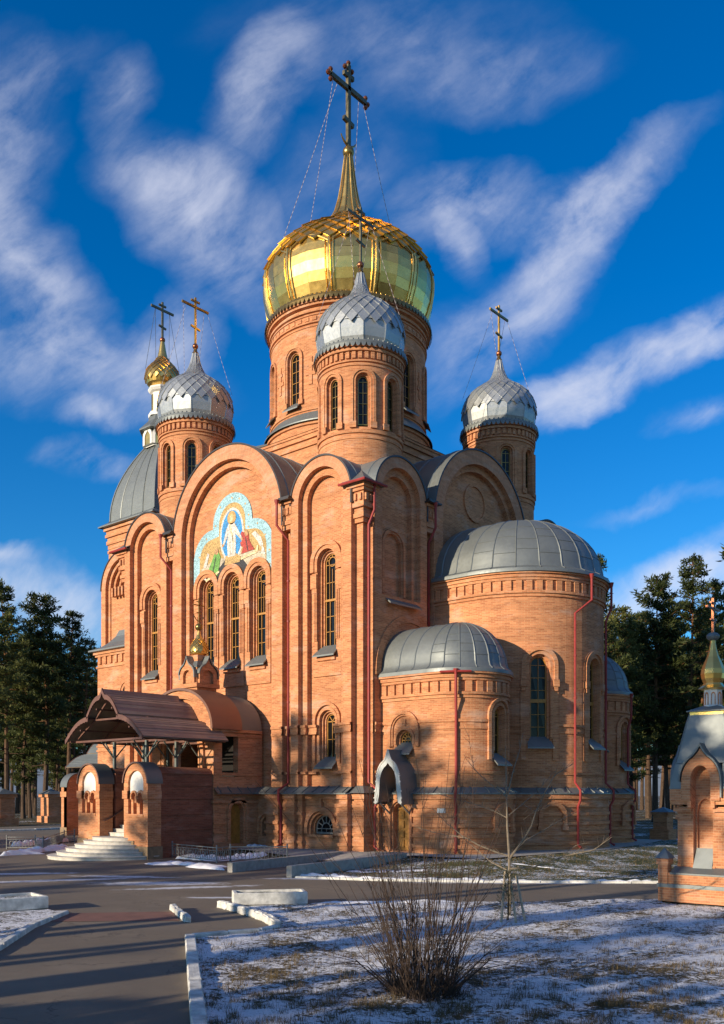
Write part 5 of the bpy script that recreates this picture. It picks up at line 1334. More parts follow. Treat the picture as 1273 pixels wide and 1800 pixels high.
rampwall((r1.x, r1.y, 0), (-.57, -1.25, 0), .36, .36, 'ramp_wall', 'low pale block wall on the near side of the railing, left edge of the ramp')
rampwall((r2.x, r2.y, 0), (2.9, -1.2, 0), .40, .44, 'ramp_wall', 'low grey block wall with snow along it, right edge of the ramp to the side door')
# iron railings
def railing(pxs, label, h=.62):
    pts = [G(*p) for p in pxs]; o0 = pts[0]
    t = thing('iron_railing', label, 'railing', o0, 0, 'low grey iron railings round the flower beds')
    for p in pts:
        q = p-o0; mb = MB(); mb.box(q.x-.025, q.x+.025, q.y-.025, q.y+.025, -.1, h+.06); mb.ball((q.x, q.y, h+.08), .04, 4); mb.build('post', [IRON], t)
    for a, b in zip(pts, pts[1:]):
        a, b = a-o0, b-o0; mb = MB(); Z = Vector((0, 0, 1)); L = (b-a).length
        for z, w in ((h, .035), (h-.12, .02), (.1, .03)): mb.bar(a+Z*z, b+Z*z, w)
        n = int(L/.15)
        for i in range(1, n): p = a.lerp(b, i/n); mb.bar(p+Z*.1, p+Z*(h-.12 if i % 3 else h), .016)
        m = max(1, int(L/.62)); d = (b-a).normalized()
        for i in range(m):                               # scrolls
            c = a.lerp(b, (i+.5)/m)
            for sg in (-1, 1):
                mb.tube([c+d*(sg*.12+.11*cos(t_))+Z*(.3+.12*sin(t_)) for t_ in [2*pi*k/10 for k in range(11)]], .010, 4, cap=False)
        mb.build('panel', [IRON], t)
railing([(303, 1508), (381, 1517), (405, 1514)], 'low grey iron railing right of the entrance steps, half buried in snow')
railing([(405, 1515), (505, 1514)], 'low grey iron railing with scrolls beside the ramp, in front of the dark cellar arch')
railing([(303, 1507), (392, 1494), (480, 1498)], 'low grey iron railing along the church wall behind the snow drift')
railing([(12, 1493), (62, 1493), (76, 1496), (113, 1481), (131, 1479)], 'low grey iron railing left of the entrance steps')
# ------------------------------------------------------------------ entrance stairs with their arched gate pillars, canopy over them
SX, SY = CCX, -6.6
st_ = thing('entrance_stairs', 'fan of pale round steps climbing between brick side walls to the church entrance', 'stairs', (SX, SY, GZ), 0)
mb = MB(); nst = 6
for k in range(nst):
    r = 2.75-.27*k; ry = 3.35-.42*k; z0, z1 = .15*k-.02*(k == 0), .15*(k+1); mb = MB()
    pts = [(r*cos(t), .55+ry*sin(t)) for t in [pi+pi*i/28 for i in range(29)]]
    n = len(pts)
    for i in range(n-1): mb.poly([(*pts[i], z0), (*pts[i+1], z0), (*pts[i+1], z1-.02), (*pts[i], z1-.02)]); a = [(x*1.012, .55+(y-.55)*1.012) for x, y in (pts[i], pts[i+1])]; mb.poly([(*pts[i], z1-.035), (*pts[i+1], z1-.035), (*a[1], z1-.03), (*a[0], z1-.03)]); mb.poly([(*a[0], z1-.03), (*a[1], z1-.03), (*a[1], z1), (*a[0], z1)])
    mb.poly([(x*1.012, .55+(y-.55)*1.012, z1) for x, y in pts]); mb.build('step', [STEPM], st_)
for k in range(11):
    mb = MB(); z = .9+.165*k; mb.box(-1.05, 1.05, .5+.3*k, .5+.3*k+.34, z-.9*0-.2, z+.165-.04); mb.box(-1.05, 1.05, .47+.3*k, .5+.3*k+.34, z+.125, z+.165); mb.build('step', [STEPM], st_)
FW = lambda sg: None
for sg in (-1, 1):
    mb = MB(); x0, x1 = sorted((sg*.95, sg*2.3)); mb.box(x0, x1, .85, 3.95, -.1, 3.78)
    for z in (.5, 1.2, 1.9, 2.6, 3.2): mb.box(x0-.04, x1+.04, .9, 3.9, z, z+.12)
    # rounded top
    n = 10; xm = (x0+x1)/2; hw = (x1-x0)/2
    pts = [(xm+(hw+.06)*cos(t), 3.74+.32*sin(t)) for t in [pi*i/n for i in range(n+1)]]
    for i in range(n): mb.poly([(pts[i][0], .85, pts[i][1]), (pts[i][0], 3.95, pts[i][1]), (pts[i+1][0], 3.95, pts[i+1][1]), (pts[i+1][0], .85, pts[i+1][1])], smooth=True)
    mb.poly([(x, 3.95, z) for x, z in pts]); mb.build('side_wall', [BRICK_SHADED], st_)
    hr_ = MB(); hr_.tube([(sg*.9, .2, 1.6), (sg*.9, .6, 1.75), (sg*.9, 3.6, 3.4)], .035, 6); hr_.build('handrail', [TRIMBR], st_)
def gate_pillar(label, loc, rz=0):
    t = thing('gate_pillar', label, 'gate pillar', loc, rz, 'arched brick gate pillars with white lunettes')
    M = flat(0, 0, 1, 0, 0, 1); mb = MB(); hw = .88; dp = .7; zs = 3.3
    top = Arch(0, hw, 0, zs, n=12); nic = Arch(0, .56, 1.95, zs, n=10)
    sheet(mb, M, -hw, hw, -.1, top.top, [nic], extra=top.us); o = nic.outline(); bridge(mb, M, o, 0, o, .14)
    # lower part of the niche: two little arched slots and a hanging boss between
    slots = [Arch(-.23, .15, 1.95, 2.75), Arch(.25, .15, 1.95, 2.75)]
    sheet(mb, M, -.56, .56, 1.95, 3.0, slots, .14)
    for s in slots: so = s.outline(); bridge(mb, M, so, .14, so, .3); fill(mb, M, so, .3); hoodring(mb, M, Arch(s.uc, .23, 2.6, 2.75), Arch(s.uc, .15, 2.6, 2.75), .14, .03)
    mbox(mb, M, -.06, .08, 2.45, 2.72, -.02, .14)
    mbox(mb, M, -hw-.05, -.56, 2.62, 2.98, -.06, dp); mbox(mb, M, .56, hw+.05, 2.62, 2.98, -.06, dp); mbox(mb, M, -.56, .56, 1.83, 1.94, -.03, .1)
    mb.box(hw-.001, hw, 0, dp, -.1, zs); mb.poly([(hw, 0, -.1), (hw, dp, -.1), (hw, dp, zs), (hw, 0, zs)]); mb.poly([(-hw, dp, -.1), (-hw, 0, -.1), (-hw, 0, zs), (-hw, dp, zs)])
    sheet(mb, flat(0, dp, -1, 0, 0, -1), -hw, hw, -.1, top.top, [], extra=top.us)
    for z, a in ((1.1, .12), (.75, .3), (.45, .12)): mbox(mb, M, .2, .2+a+.3, z, z+.05, -.03, .05)
    mb.build('pillar', [BRICK], t)
    fm = MB(); mbox(fm, M, -hw-.06, hw+.06, -.12, .55, -.06, dp+.05); mbox(fm, M, -.2-.7, -.1, .55, .78, -.05, .1); fm.build('base', [PLASTER], t)
    lm = MB(); lu = [(.56*cos(a), zs+.54*sin(a)) for a in [pi*i/16 for i in range(17)]]+[(-.56, 2.78), (-.4, 2.86), (-.28, 3.0), (-.1, 2.95), (0, 2.74), (.1, 2.95), (.25, 3.02), (.42, 2.94), (.44, 3.05)]
    fill(lm, M, lu, .10); bridge(lm, M, lu, .10, lu, .14); lm.build('lunette', [WHITE], t)
    rm = MB(); ro = [(u, z) for u, z in Arch(0, hw+.05, zs-.02, zs+.02, n=14).outline()[1:]]; ri = [(u, z) for u, z in Arch(0, hw-.02, zs-.02, zs+.02, n=14).outline()[1:]]
    bridge(rm, M, ro, -.07, ro, dp+.06, False, 0, True); bridge(rm, M, ri, -.07, ro, -.07, False, 1); bridge(rm, M, ri, dp+.06, ro, dp+.06, False, 0); rm.build('barrel_cap', [ZINCD, COPPER], t)
    return t
gp = gate_pillar('arched brick gate pillar to the right of the entrance steps, sunlit front with white lunette', (SX+1.83, SY, GZ))
g2_ = copy_tree(gp); g2_.location = (SX-1.83, SY, GZ); g2_['label'] = 'arched brick gate pillar to the left of the entrance steps, nearer the railing'
g3_ = copy_tree(gp); g3_.location = (-31.0, 4.6, GZ); g3_.rotation_euler = (0, 0, radians(-90)); g3_['label'] = 'arched brick gate pillar of the far west entrance, seen side on in shade'
def canopy(label, loc, rz, L, mat, postpx=True):
    t = thing('entrance_canopy', label, 'canopy', loc, rz, None)
    def curve(x0, z0, x1, z1, sag, n=9):
        return [(x0+(x1-x0)*i/n, z0+(z1-z0)*i/n+sag*sin(pi*i/n)) for i in range(n+1)]
    up = [(0, 7.28), (.08, 7.12), (.2, 6.98)]+curve(.2, 6.98, 1.22, 6.12, .22)[1:]; lo2 = curve(1.12, 6.06, 3.0, 5.06, .24)
    for prof, nm in ((up, 'upper_roof'), (lo2, 'lower_roof')):
        for sg in (-1, 1):
            mb = MB(); acc = 0
            for (xa, za), (xb, zb) in zip(prof, prof[1:]):
                ln = math.hypot(xb-xa, zb-za)
                mb.poly([(sg*xa, 0, za), (sg*xa, L, za), (sg*xb, L, zb), (sg*xb, 0, zb)], [(0, acc), (L, acc), (L, acc+ln), (0, acc+ln)], 0, True)
                mb.poly([(sg*xa, 0, za-.05), (sg*xa, L, za-.05), (sg*xb, L, zb-.05), (sg*xb, 0, zb-.05)], m=1, smooth=True)
                for y in (0, L):
                    mb.poly([(sg*xa, y, za), (sg*xb, y, zb), (sg*xb, y, zb-.05), (sg*xa, y, za-.05)], m=2)
                acc += ln
            for kk in range(1, int(acc/.2)):                    # steps of the tile sheet
                dd = kk*.2; a2 = 0
                for (xa, za), (xb, zb) in zip(prof, prof[1:]):
                    ln = math.hypot(xb-xa, zb-za)
                    if a2 <= dd < a2+ln:
                        q = (dd-a2)/ln; x, z = xa+(xb-xa)*q, za+(zb-za)*q; mb.bar((sg*x, 0.01, z+.004), (sg*x, L-.01, z+.004), .018, .018); break
                    a2 += ln
            mb.build(nm, [mat, SOFFIT, TRIMBR], t)
    fm = MB()                                                    # curved fascia on the gable end
    for prof in (up, lo2):
        for sg in (-1, 1):
            for (xa, za), (xb, zb) in zip(prof, prof[1:]):
                fm.hexa([Vector((sg*xa, -.07, za-.2)), Vector((sg*xa, -.0, za-.2)), Vector((sg*xb, -.07, zb-.17)), Vector((sg*xb, 0, zb-.17)), Vector((sg*xa, -.07, za+.03)), Vector((sg*xa, 0, za+.03)), Vector((sg*xb, -.07, zb+.03)), Vector((sg*xb, 0, zb+.03))])
    fm.build('fascia', [TRIMBR], t)
    tm = MB()
    for y in (.35, L*.36, L*.68, L-.2):
        tm.bar((-2.7, y, 5.0), (2.7, y, 5.0), .09); tm.bar((-1.2, y, 5.95), (1.2, y, 5.95), .08)
        for sg in (-1, 1): tm.bar((sg*2.7, y, 5.05), (sg*1.2, y, 5.93), .07); tm.bar((sg*1.2, y, 5.9), (0, y, 6.9), .07)
    for sg in (-1, 1):
        for x, z in ((2.75, 5.0), (1.9, 5.5), (1.15, 5.98), (.6, 6.4)): tm.bar((sg*x, 0.05, z), (sg*x, L, z), .07)
    tm.build('truss', [TRIMBR], t)
    for sg in (-1, 1):
        for y in (1.45, 3.1, L-.25):
            mb = MB(); zb = 3.45; PX = 1.25
            mb.box(sg*PX-.06, sg*PX+.06, y-.06, y+.06, zb, 5.0)
            for e in (-1, 1):
                if -.2 < y+e*.7 < L: mb.bar((sg*PX, y, 4.2), (sg*PX, y+e*.7, 4.98), .05)
            mb.bar((sg*PX, y, 4.2), (sg*2.0, y, 4.98), .05); mb.build('post', [POSTM], t)
    return t
canopy('brown ogee-roofed metal canopy on grey posts over the sunlit entrance stairs', (SX, -7.05, 0), 0, 4.75, CANOPY)
canopy('pale grey sheeted canopy over the far west entrance, behind the left gate pillar', (-34.4, CCY-.2, -.55), radians(-90), 4.6, ZINC)
mb = MB(); mb.box(-30.5, -29.5, 6.5, 12, GZ-.05, 3.2); o = mb.build('stair_block', [BRICK_SHADED], None); tag(o, 'brick side wall of the far west entrance stairs, in shade', 'wall')
# ------------------------------------------------------------------ roadside chapel
cp = G(1166, 1590); CHX = cp.x+.93; CHY = cp.y+.93
ch = thing('brick_chapel', 'small brick wayside chapel with grey tent roof and gold onion top', 'chapel', (CHX, CHY, GZ), 0)
def lv(z): return z-GZ
SCL = 25.8/FPX
def zc(py): return 2.6+(HY-py)*25.0/FPX-GZ
mb = MB()
def cb(h, z0, z1, m=0): mb.box(-h, h, -h, h, z0, z1, m)
cb(1.9, -.1, .12, 1); cb(2.05, .12, .55); cb(1.98, .66, 1.0)
mb.build('base', [BRICK, DARK], ch)
lm = MB(); lm.box(-2.1, 2.1, -2.1, 2.1, .55, .66); lm.build('ledge', [ZINC], ch)
M = flat(0, -1.32, 1, 0, 0, 1)
bw = MB(); HZ = zc(1180); zE = zc(1370); zA = zc(1300)
for k in range(4):
    a = -pi/2+pi/2*k; Mk = flat(1.32*cos(a), 1.32*sin(a), -sin(a), cos(a), -cos(a), -sin(a))
    n1 = Arch(0, .50, .95, 3.75, n=10); n2 = Arch(0, .40, 1.5, 2.85)
    gab = Arch(0, 1.1, zE-.25, 3.75, rise=.92, n=12, ogee=.28)
    sheet(bw, Mk, -1.32, 1.32, .66, zE-.22, [n1])
    bridge(bw, Mk, n1.outline(), 0, n1.outline(), .3); sheet(bw, Mk, n1.u0, n1.u1, n1.zb, n1.top, [n2], .3, extra=n1.us); bridge(bw, Mk, n2.outline(), .3, n2.outline(), .48); fill(bw, Mk, n2.outline(), .48)
    # corbelled eaves and the ogee gable standing proud of them
    for z0, z1, o in ((2.62, 2.74, .08), (2.86, 2.98, .16), (3.08, 3.2, .24), (3.2, 3.55, .30)):
        for s0, s1 in ((-1.314-o, -.56), (.56, 1.314+o)): mbox(bw, Mk, s0, s1, z0+.004*k, z1-.004*k, -o+.003*k, .3)
    gh = Arch(0, .98, 3.2, 3.75, rise=.80, n=12, ogee=.22); hoodring(bw, Mk, gh, Arch(0, .52, 3.2, 3.75, n=12), .0, -.40)
    hoodring(bw, Mk, Arch(0, .70, 2.98, 3.75, n=12), Arch(0, .5, 2.98, 3.75, n=12), 0, -.32)
    mbox(bw, Mk, -.62, .62, 1.12, 1.22, -.05, .1)
    rm = MB(); o1 = Arch(0, 1.1, 3.3, 3.78, rise=.86, n=12, ogee=.3).outline()[1:]; o2 = Arch(0, 1.02, 3.3, 3.78, rise=.8, n=12, ogee=.26).outline()[1:]
    bridge(rm, Mk, o1, -.5, o1, .6, False, 0, False); bridge(rm, Mk, o2, -.5, o1, -.5, False); bridge(rm, Mk, o2, -.5, o2, .2, False); rm.build('gable_roof', [ZINCD], ch)
    sl_ = MB(); p = [Mk(-.44, 1.75, .3), Mk(.44, 1.75, .3), Mk(.5, 1.05, -.18), Mk(-.5, 1.05, -.18)]; lo3 = [q-Vector((0, 0, .06)) for q in p]
    sl_.poly(p); sl_.poly(lo3[::-1])
    for i in range(4): j = (i+1) % 4; sl_.poly([lo3[i], lo3[j], p[j], p[i]])
    sl_.build('sill', [ZINC], ch)
bw.build('wall', [BRICK], ch)
rm = MB(); pr = [(1.0, 3.5), (1.0, 4.32), (1.40, 4.34), (.98, 5.6), (.8, 6.0)]
for sx, sy in ((-1, -1), (1, -1), (1, 1), (-1, 1)):
    for sw in (0, 1):
        q = [(1.64, 1.64, 3.56), (1.64, 1.02, 3.56), (1.41, 1.02, 4.33), (1.41, 1.41, 4.33)]
        rm.poly([((sx*b, sy*a, z) if sw else (sx*a, sy*b, z)) for a, b, z in q])
    rm.poly([(sx*1.64, sy*1.64, 3.555), (sx*1.64, sy*.9, 3.555), (sx*.9, sy*.9, 3.555), (sx*.9, sy*1.64, 3.555)])
cn = [(-1, -1), (1, -1), (1, 1), (-1, 1)]
for (h0, a), (h1, b) in zip(pr, pr[1:]):
    for k in range(4): p, q = cn[k], cn[(k+1) % 4]; rm.poly([(p[0]*h0, p[1]*h0, a), (q[0]*h0, q[1]*h0, a), (q[0]*h1, q[1]*h1, b), (p[0]*h1, p[1]*h1, b)])
for k in range(4): rm.tube([(cn[k][0]*h, cn[k][1]*h, z) for h, z in pr], .035, 4)
rm.box(-1.0, 1.0, -1.0, 1.0, 4.95, 4.98); rm.build('tent_roof', [ZINC], ch)
tm = MB(); tm.box(-.88, .88, -.88, .88, 5.80, 5.92); tm.build('gilt_band', [GOLD], ch)
wm = MB(); wm.lathe((0, 0, 0), [(.5, 6.02), (.52, 6.1), (.46, 6.14), (.46, 6.62)], 8, 0, False)
for k in range(8): a = 2*pi*(k+.5)/8; Mk = flat(.43*cos(a), .43*sin(a), -sin(a), cos(a), -cos(a), -sin(a)); hoodring(wm, Mk, Arch(0, .11, 6.14, 6.42), Arch(0, .07, 6.14, 6.42), 0, -.03, 1)
wm.build('lantern', [WHITE, BRICK], ch)
em = MB(); h0 = 1.0
for k in range(4): p, q = cn[k], cn[(k+1) % 4]; em.poly([(p[0]*1.0, p[1]*1.0, 5.95), (q[0]*1.0, q[1]*1.0, 5.95), (q[0]*.35, q[1]*.35, 6.12), (p[0]*.35, p[1]*.35, 6.12)]); em.poly([(p[0]*1.0, p[1]*1.0, 5.92), (q[0]*1.0, q[1]*1.0, 5.92), (q[0]*1.0, q[1]*1.0, 5.95), (p[0]*1.0, p[1]*1.0, 5.95)])
em.build('lantern_eave', [ZINCD], ch)
dm = MB(); DP = [(.46, 6.6), (.74, 6.66), (.52, 6.78), (.46, 6.86), (.56, 7.02), (.60, 7.2), (.57, 7.38), (.44, 7.62), (.3, 7.84), (.2, 8.08), (.14, 8.32), (.13, 8.45)]
dm.lathe((0, 0, 0), DP, 8, 0, False, pi/8, 2*pi+pi/8); dd_ = dm.build('dome', [GOLD], ch, merge=False)
fm = MB(); fm.lathe((0, 0, 8.58), [(.33*cos(t), .16*sin(t)) for t in [-pi/2+pi*i/8 for i in range(9)]], 14); fm.build('ball', [ZINC], dd_)
xm = MB(); xm.bar((0, 0, 8.7), (0, 0, 10.0), .12); xm.bar((-.0, -.85, 9.62), (0, .85, 9.62), .12, .07); xm.bar((0, -.32, 9.82), (0, .32, 9.82), .1, .06); xm.bar((0, -.32, 9.2), (0, .32, 9.12), .1, .06); xm.build('cross', [COPB], dd_)
pb = MB()
pb.box(-2.05, -1.55, -2.05, -1.55, .66, 1.25); pb.box(-2.12, -1.48, -2.12, -1.48, 1.25, 1.42); pb.build('corner_post', [BRICK], ch)
pc = MB(); q = 2.2; c0 = Vector((-1.8, -1.8, 1.75)); P = [Vector((-1.8+sx*.40, -1.8+sy*.40, 1.43)) for sx, sy in cn]
for k in range(4): pc.poly([P[k], P[(k+1) % 4], c0]); 
pc.poly(P[::-1]); pc.build('post_cap', [ZINC], ch)
bs = MB(); bs.hexa([Vector(v) for v in ((-1.45, -2.02, .95), (1.9, -2.02, .95), (-1.45, -1.3, .95), (1.9, -1.3, .95), (-1.45, -2.02, 1.0), (1.9, -2.02, 1.0), (-1.45, -1.3, 1.18), (1.9, -1.3, 1.18))]); bs.build('bench_ledge', [ZINCD], ch)
def squeeze(o, k):
    for c in o.children:
        for v in c.data.vertices:
            v.co.x *= k; v.co.y *= k; v.co.z = .835*v.co.z if v.co.z < 6.6 else 5.51+(v.co.z-6.6)*.70
        squeeze(c, k)
squeeze(ch, .5)
# gate posts of the far yard wall
def yardpost(px, py, label, s=1.):
    p = G(px, py); t = thing('yard_post', label, 'fence post', p, 0, 'brick posts of the yard wall'); mb = MB()
    mb.box(-.95*s, .95*s, -.95*s, .95*s, -.2, .7); mb.box(-.7*s, .7*s, -.7*s, .7*s, .7, 2.5*s); mb.box(-.85*s, .85*s, -.85*s, .85*s, 2.5*s, 2.8*s); mb.build('pillar', [BRICK], t)
    c = MB(); P = [Vector((sx*1.0*s, sy*1.0*s, 2.8*s)) for sx, sy in cn]
    for k in range(4): c.poly([P[k], P[(k+1) % 4], Vector((0, 0, 3.3*s))])
    c.poly(P[::-1]); c.build('cap', [ZINC], t)
yardpost(6, 1452, 'brick yard post with grey cap at the left edge of the picture'); yardpost(90, 1447, 'brick yard post with grey cap just left of the west stairs')
p0, p1 = G(-200, 1452), G(90, 1447)
yardpost(1166, 1478, 'low brick yard post standing between trunks left of the chapel', .62)
# ------------------------------------------------------------------ trees
def pine_meshes(seed, H, c0, spread, dens, tuft=.42, nq=7, sparse=.0, lean=0):
    r = random.Random(seed); tr = MB(); cr = MB()
    R0 = .011*H+.05
    def axis(z): t = z/H; return Vector((lean*t*t*H*.05+.012*H*sin(t*3+seed), .010*H*sin(t*4.2+seed*2), z))
    zs = [-.3, .3, 1]+[H*k/14 for k in range(2, 15)]
    tr.tube([axis(z) for z in zs], [R0*(1.25 if z < .2 else 1.05 if z < .8 else (1-.93*z/H)) for z in zs], 8)
    z = c0*H; k = 0
    def tuftat(p, d, s):
        for q in range(nq):
            v = Vector((r.gauss(0, 1), r.gauss(0, 1), r.gauss(.15, .8))); v = (v.normalized()+d*.55).normalized()
            l = s*r.uniform(.6, 1.2); w = l*r.uniform(.085, .15); u = v.cross(Vector((r.gauss(0, 1), r.gauss(0, 1), r.gauss(0, 1))))
            if u.length < 1e-3: continue
            u.normalize(); b = p+Vector((r.gauss(0, .12), r.gauss(0, .12), r.gauss(0, .08)))*s*1.6
            cr.poly([b-u*w*.35, b+v*l*.55-u*w, b+v*l, b+v*l*.55+u*w], [(0, 0), (1, 0), (1, 1), (0, 1)])
    while z < H*.985:
        t = (z-c0*H)/(H*(1-c0)); prof = (min(1, .45+1.9*t) if t < .3 else 1-(t-.3)**1.25*1.12)
        Lm = spread*max(.08, prof); nb = r.choice((3, 4, 4, 5))
        ph = r.uniform(0, 2*pi)
        for b in range(nb):
            if r.random() < sparse: continue
            a = ph+2*pi*b/nb+r.uniform(-.4, .4); L = Lm*r.uniform(.55, 1.1); dr = r.uniform(-.12, .22)+.35*t; c = axis(z+r.uniform(-.2, .2)); n = 5
            d = Vector((cos(a), sin(a), 0)); pts = []
            for i in range(n+1):
                q = i/n; pts.append(c+d*L*q+Vector((0, 0, L*(dr*q-.16*q*q+.22*q**3)))+Vector((-d.y, d.x, 0))*L*.08*sin(q*4+b))
            tr.tube(pts, [R0*.30*(1-t*.6)*(1-.85*i/n)+.008 for i in range(n+1)], 5, cap=False)
            nt_ = max(3, int(L*dens*1.5))
            for i in range(nt_):
                q = .28+.72*(i+r.random())/nt_; p = pts[min(n, int(q*n))].lerp(pts[min(n, int(q*n)+1)], q*n-int(q*n))
                side = Vector((-d.y, d.x, 0))*r.gauss(0, .24)*L*q*.75; tuftat(p+side+Vector((0, 0, r.uniform(-.05, .3))), (d*.5+Vector((0, 0, .5))), tuft*r.uniform(.8, 1.3))
        z += H*(.030+.020*r.random())*(1.15-.45*t); k += 1
    for i in range(5): tuftat(axis(H*(.96+.01*i)), Vector((0, 0, 1)), tuft)
    for q in range(8):                                    # dead stubs below the crown
        z = r.uniform(.25, c0)*H; a = r.uniform(0, 6.3); L = r.uniform(.4, 1.8); p = axis(z); tr.tube([p, p+Vector((cos(a)*L, sin(a)*L, r.uniform(-.3, .3)))], [.05, .012], 4, cap=False)
    return tr, cr
PT = []
for sd, H, c0, sp, de, tf, sps, ln in ((1, 22, .36, 3.3, 9, .50, .05, 1), (2, 23, .46, 2.9, 9, .50, .12, -1), (3, 20, .28, 3.5, 9, .52, .02, .5), (4, 24, .52, 3.0, 8, .50, .2, -.5), (5, 18, .22, 3.0, 10, .46, .0, 0), (6, 21, .40, 2.6, 8, .5, .22, 1.4)):
    tr, cr = pine_meshes(sd, H, c0, sp, de, tf*.82, 8, sps, ln)
    t = thing('pine_tree', 'tall pine', 'tree', (0, 0, 0)); tr.build('trunk', [BARK], t); cr.build('crown', [NEEDLE], t, merge=False)
    PT.append([t, H, False])
trnd = random.Random(21)
def put_pine(x, y, H, var, label, group, rz=None):
    src = PT[var]
    if not src[2]: o = src[0]; src[2] = True
    else: o = copy_tree(src[0])
    s = H/src[1]; o.location = (x, y, zg(x, y)-.05); o.scale = (s*trnd.uniform(.92, 1.12), s*trnd.uniform(.92, 1.12), s); o.rotation_euler = (0, 0, trnd.uniform(0, 6.28) if rz is None else rz)
    tag(o, label, 'tree', group); return o
def pine_px(px, topy, Z, var, label, group):
    p = at(px, HY, Z); H = (HY-topy)/FPX*Z+CAMZ-GZ; return put_pine(p.x, p.y, H, var, label, group)
GL, GR_, GS = 'pines left of the church', 'pines right of the church', 'pines across the path that shade the plaza'
front_left = [(18, 1028, 88, 0, 'tall broad pine whose crown rises highest at the left edge'), (78, 1052, 92, 2, 'tall pine second from the left edge, dense crown to mid height'), (118, 1082, 96, 1, 'pine just left of the church with a slanting crown top'), (150, 1118, 84, 5, 'slim pine close against the left side of the church'), (-30, 1010, 80, 2, 'pine half cut off by the left edge of the picture'), (45, 1120, 100, 4, 'lower bushy pine between the two tallest pines on the left'), (105, 1180, 110, 4, 'short bushy pine deep behind the grey west canopy')]
for a in front_left: pine_px(*a, GL)
front_right = [(1040, 985, 90, 4, 'pine rising right behind the great apse, half hidden by it'), (1152, 1020, 98, 2, 'sunlit pine with broad crown left of the chapel'), (1215, 976, 104, 1, 'tallest full pine in view right of the church, above the chapel'), (1345, 850, 62, 0, 'near pine at the right edge showing only a few high sprays'), (1105, 1100, 96, 4, 'lower pine in the gap between church and chapel'), (1262, 1020, 110, 3, 'slender pine behind the chapel cross'), (1080, 1070, 112, 2, 'dark pine standing just right of the far side apse')]
for a in front_right: pine_px(*a, GR_)
DL = 'pine in the dense dark stand behind the front row left of the church'; DR = 'pine in the loose stand with bare trunks behind the chapel'
for k in range(44):
    pine_px(trnd.uniform(-140, 190), trnd.uniform(1120, 1230), trnd.uniform(98, 165), trnd.choice((0, 1, 2, 3, 4, 5)), DL, GL)
for k in range(46):
    pine_px(trnd.uniform(1045, 1420), trnd.uniform(1070, 1190), trnd.uniform(100, 170), trnd.choice((0, 1, 2, 3, 5)), DR, GR_)
SHADE = [(-13.5, -55, 20, 3), (-10.8, -50, 19, 5), (-9.0, -54, 20.5, 3), (-6.2, -58, 19, 1), (-15.5, -52, 20, 1), (-26, -55, 21, 5), (-34, -60, 23, 2), (11.7, -49, 19, 1), (-23, -58, 22, 1), (-30, -52, 20, 3), (-37, -56, 21, 0), (13.5, -38, 20, 3)]
for (qx, qy), yy, hh, vv in (((150, 1626), -43, 22, 3), ((150, 1640), -40, 21, 3), ((150, 1672), -46, 22, 3), ((150, 1684), -41, 20, 3), ((150, 1708), -44, 21, 3), ((150, 1724), -39, 20, 3), ((700, 1650), -42, 21, 3)):
    tip = G(qx, qy); dd = (tip.y-yy)/cos(SUN_AZ); SHADE.append((tip.x-sin(SUN_AZ)*dd, yy, hh, vv))
for k in range(22):  # unseen low pines, added and sized so their shadows darken the near lawn
    px = -60+66*k; tip = G(px, 1762-26*(px > 700)+trnd.uniform(-22, 22)); dd = trnd.uniform(14, 19); x, y = tip.x+TOSUN.x/cos(SUN_EL)*dd, tip.y+TOSUN.y/cos(SUN_EL)*dd
    if math.hypot(x-CAMX, y-CAMY) > 3.5: SHADE.append((x, y, dd*math.tan(SUN_EL), 4))
EAST = [(32, 2), (38, 10), (30, 16), (44, 0), (36, 22), (28, 27), (46, 14), (40, 30), (34, -4), (50, -8), (31, 36), (52, 22), (60, 5), (56, 34), (44, -16)]
for x, y in EAST: put_pine(x, y, trnd.uniform(18, 23), trnd.choice((0, 1, 2, 5)), 'tall pine of the grove east of the apse, beyond the right edge of the picture', 'pines east of the church, out of the picture')
for x, y, H, v in SHADE: put_pine(x, y, H, v, 'tall pine across the path, out of the picture, casting long shadows on the plaza' if H > 9 else 'low bushy pine added out of the picture to shade the near lawn', GS if H > 9 else 'low pines added to shade the near lawn')
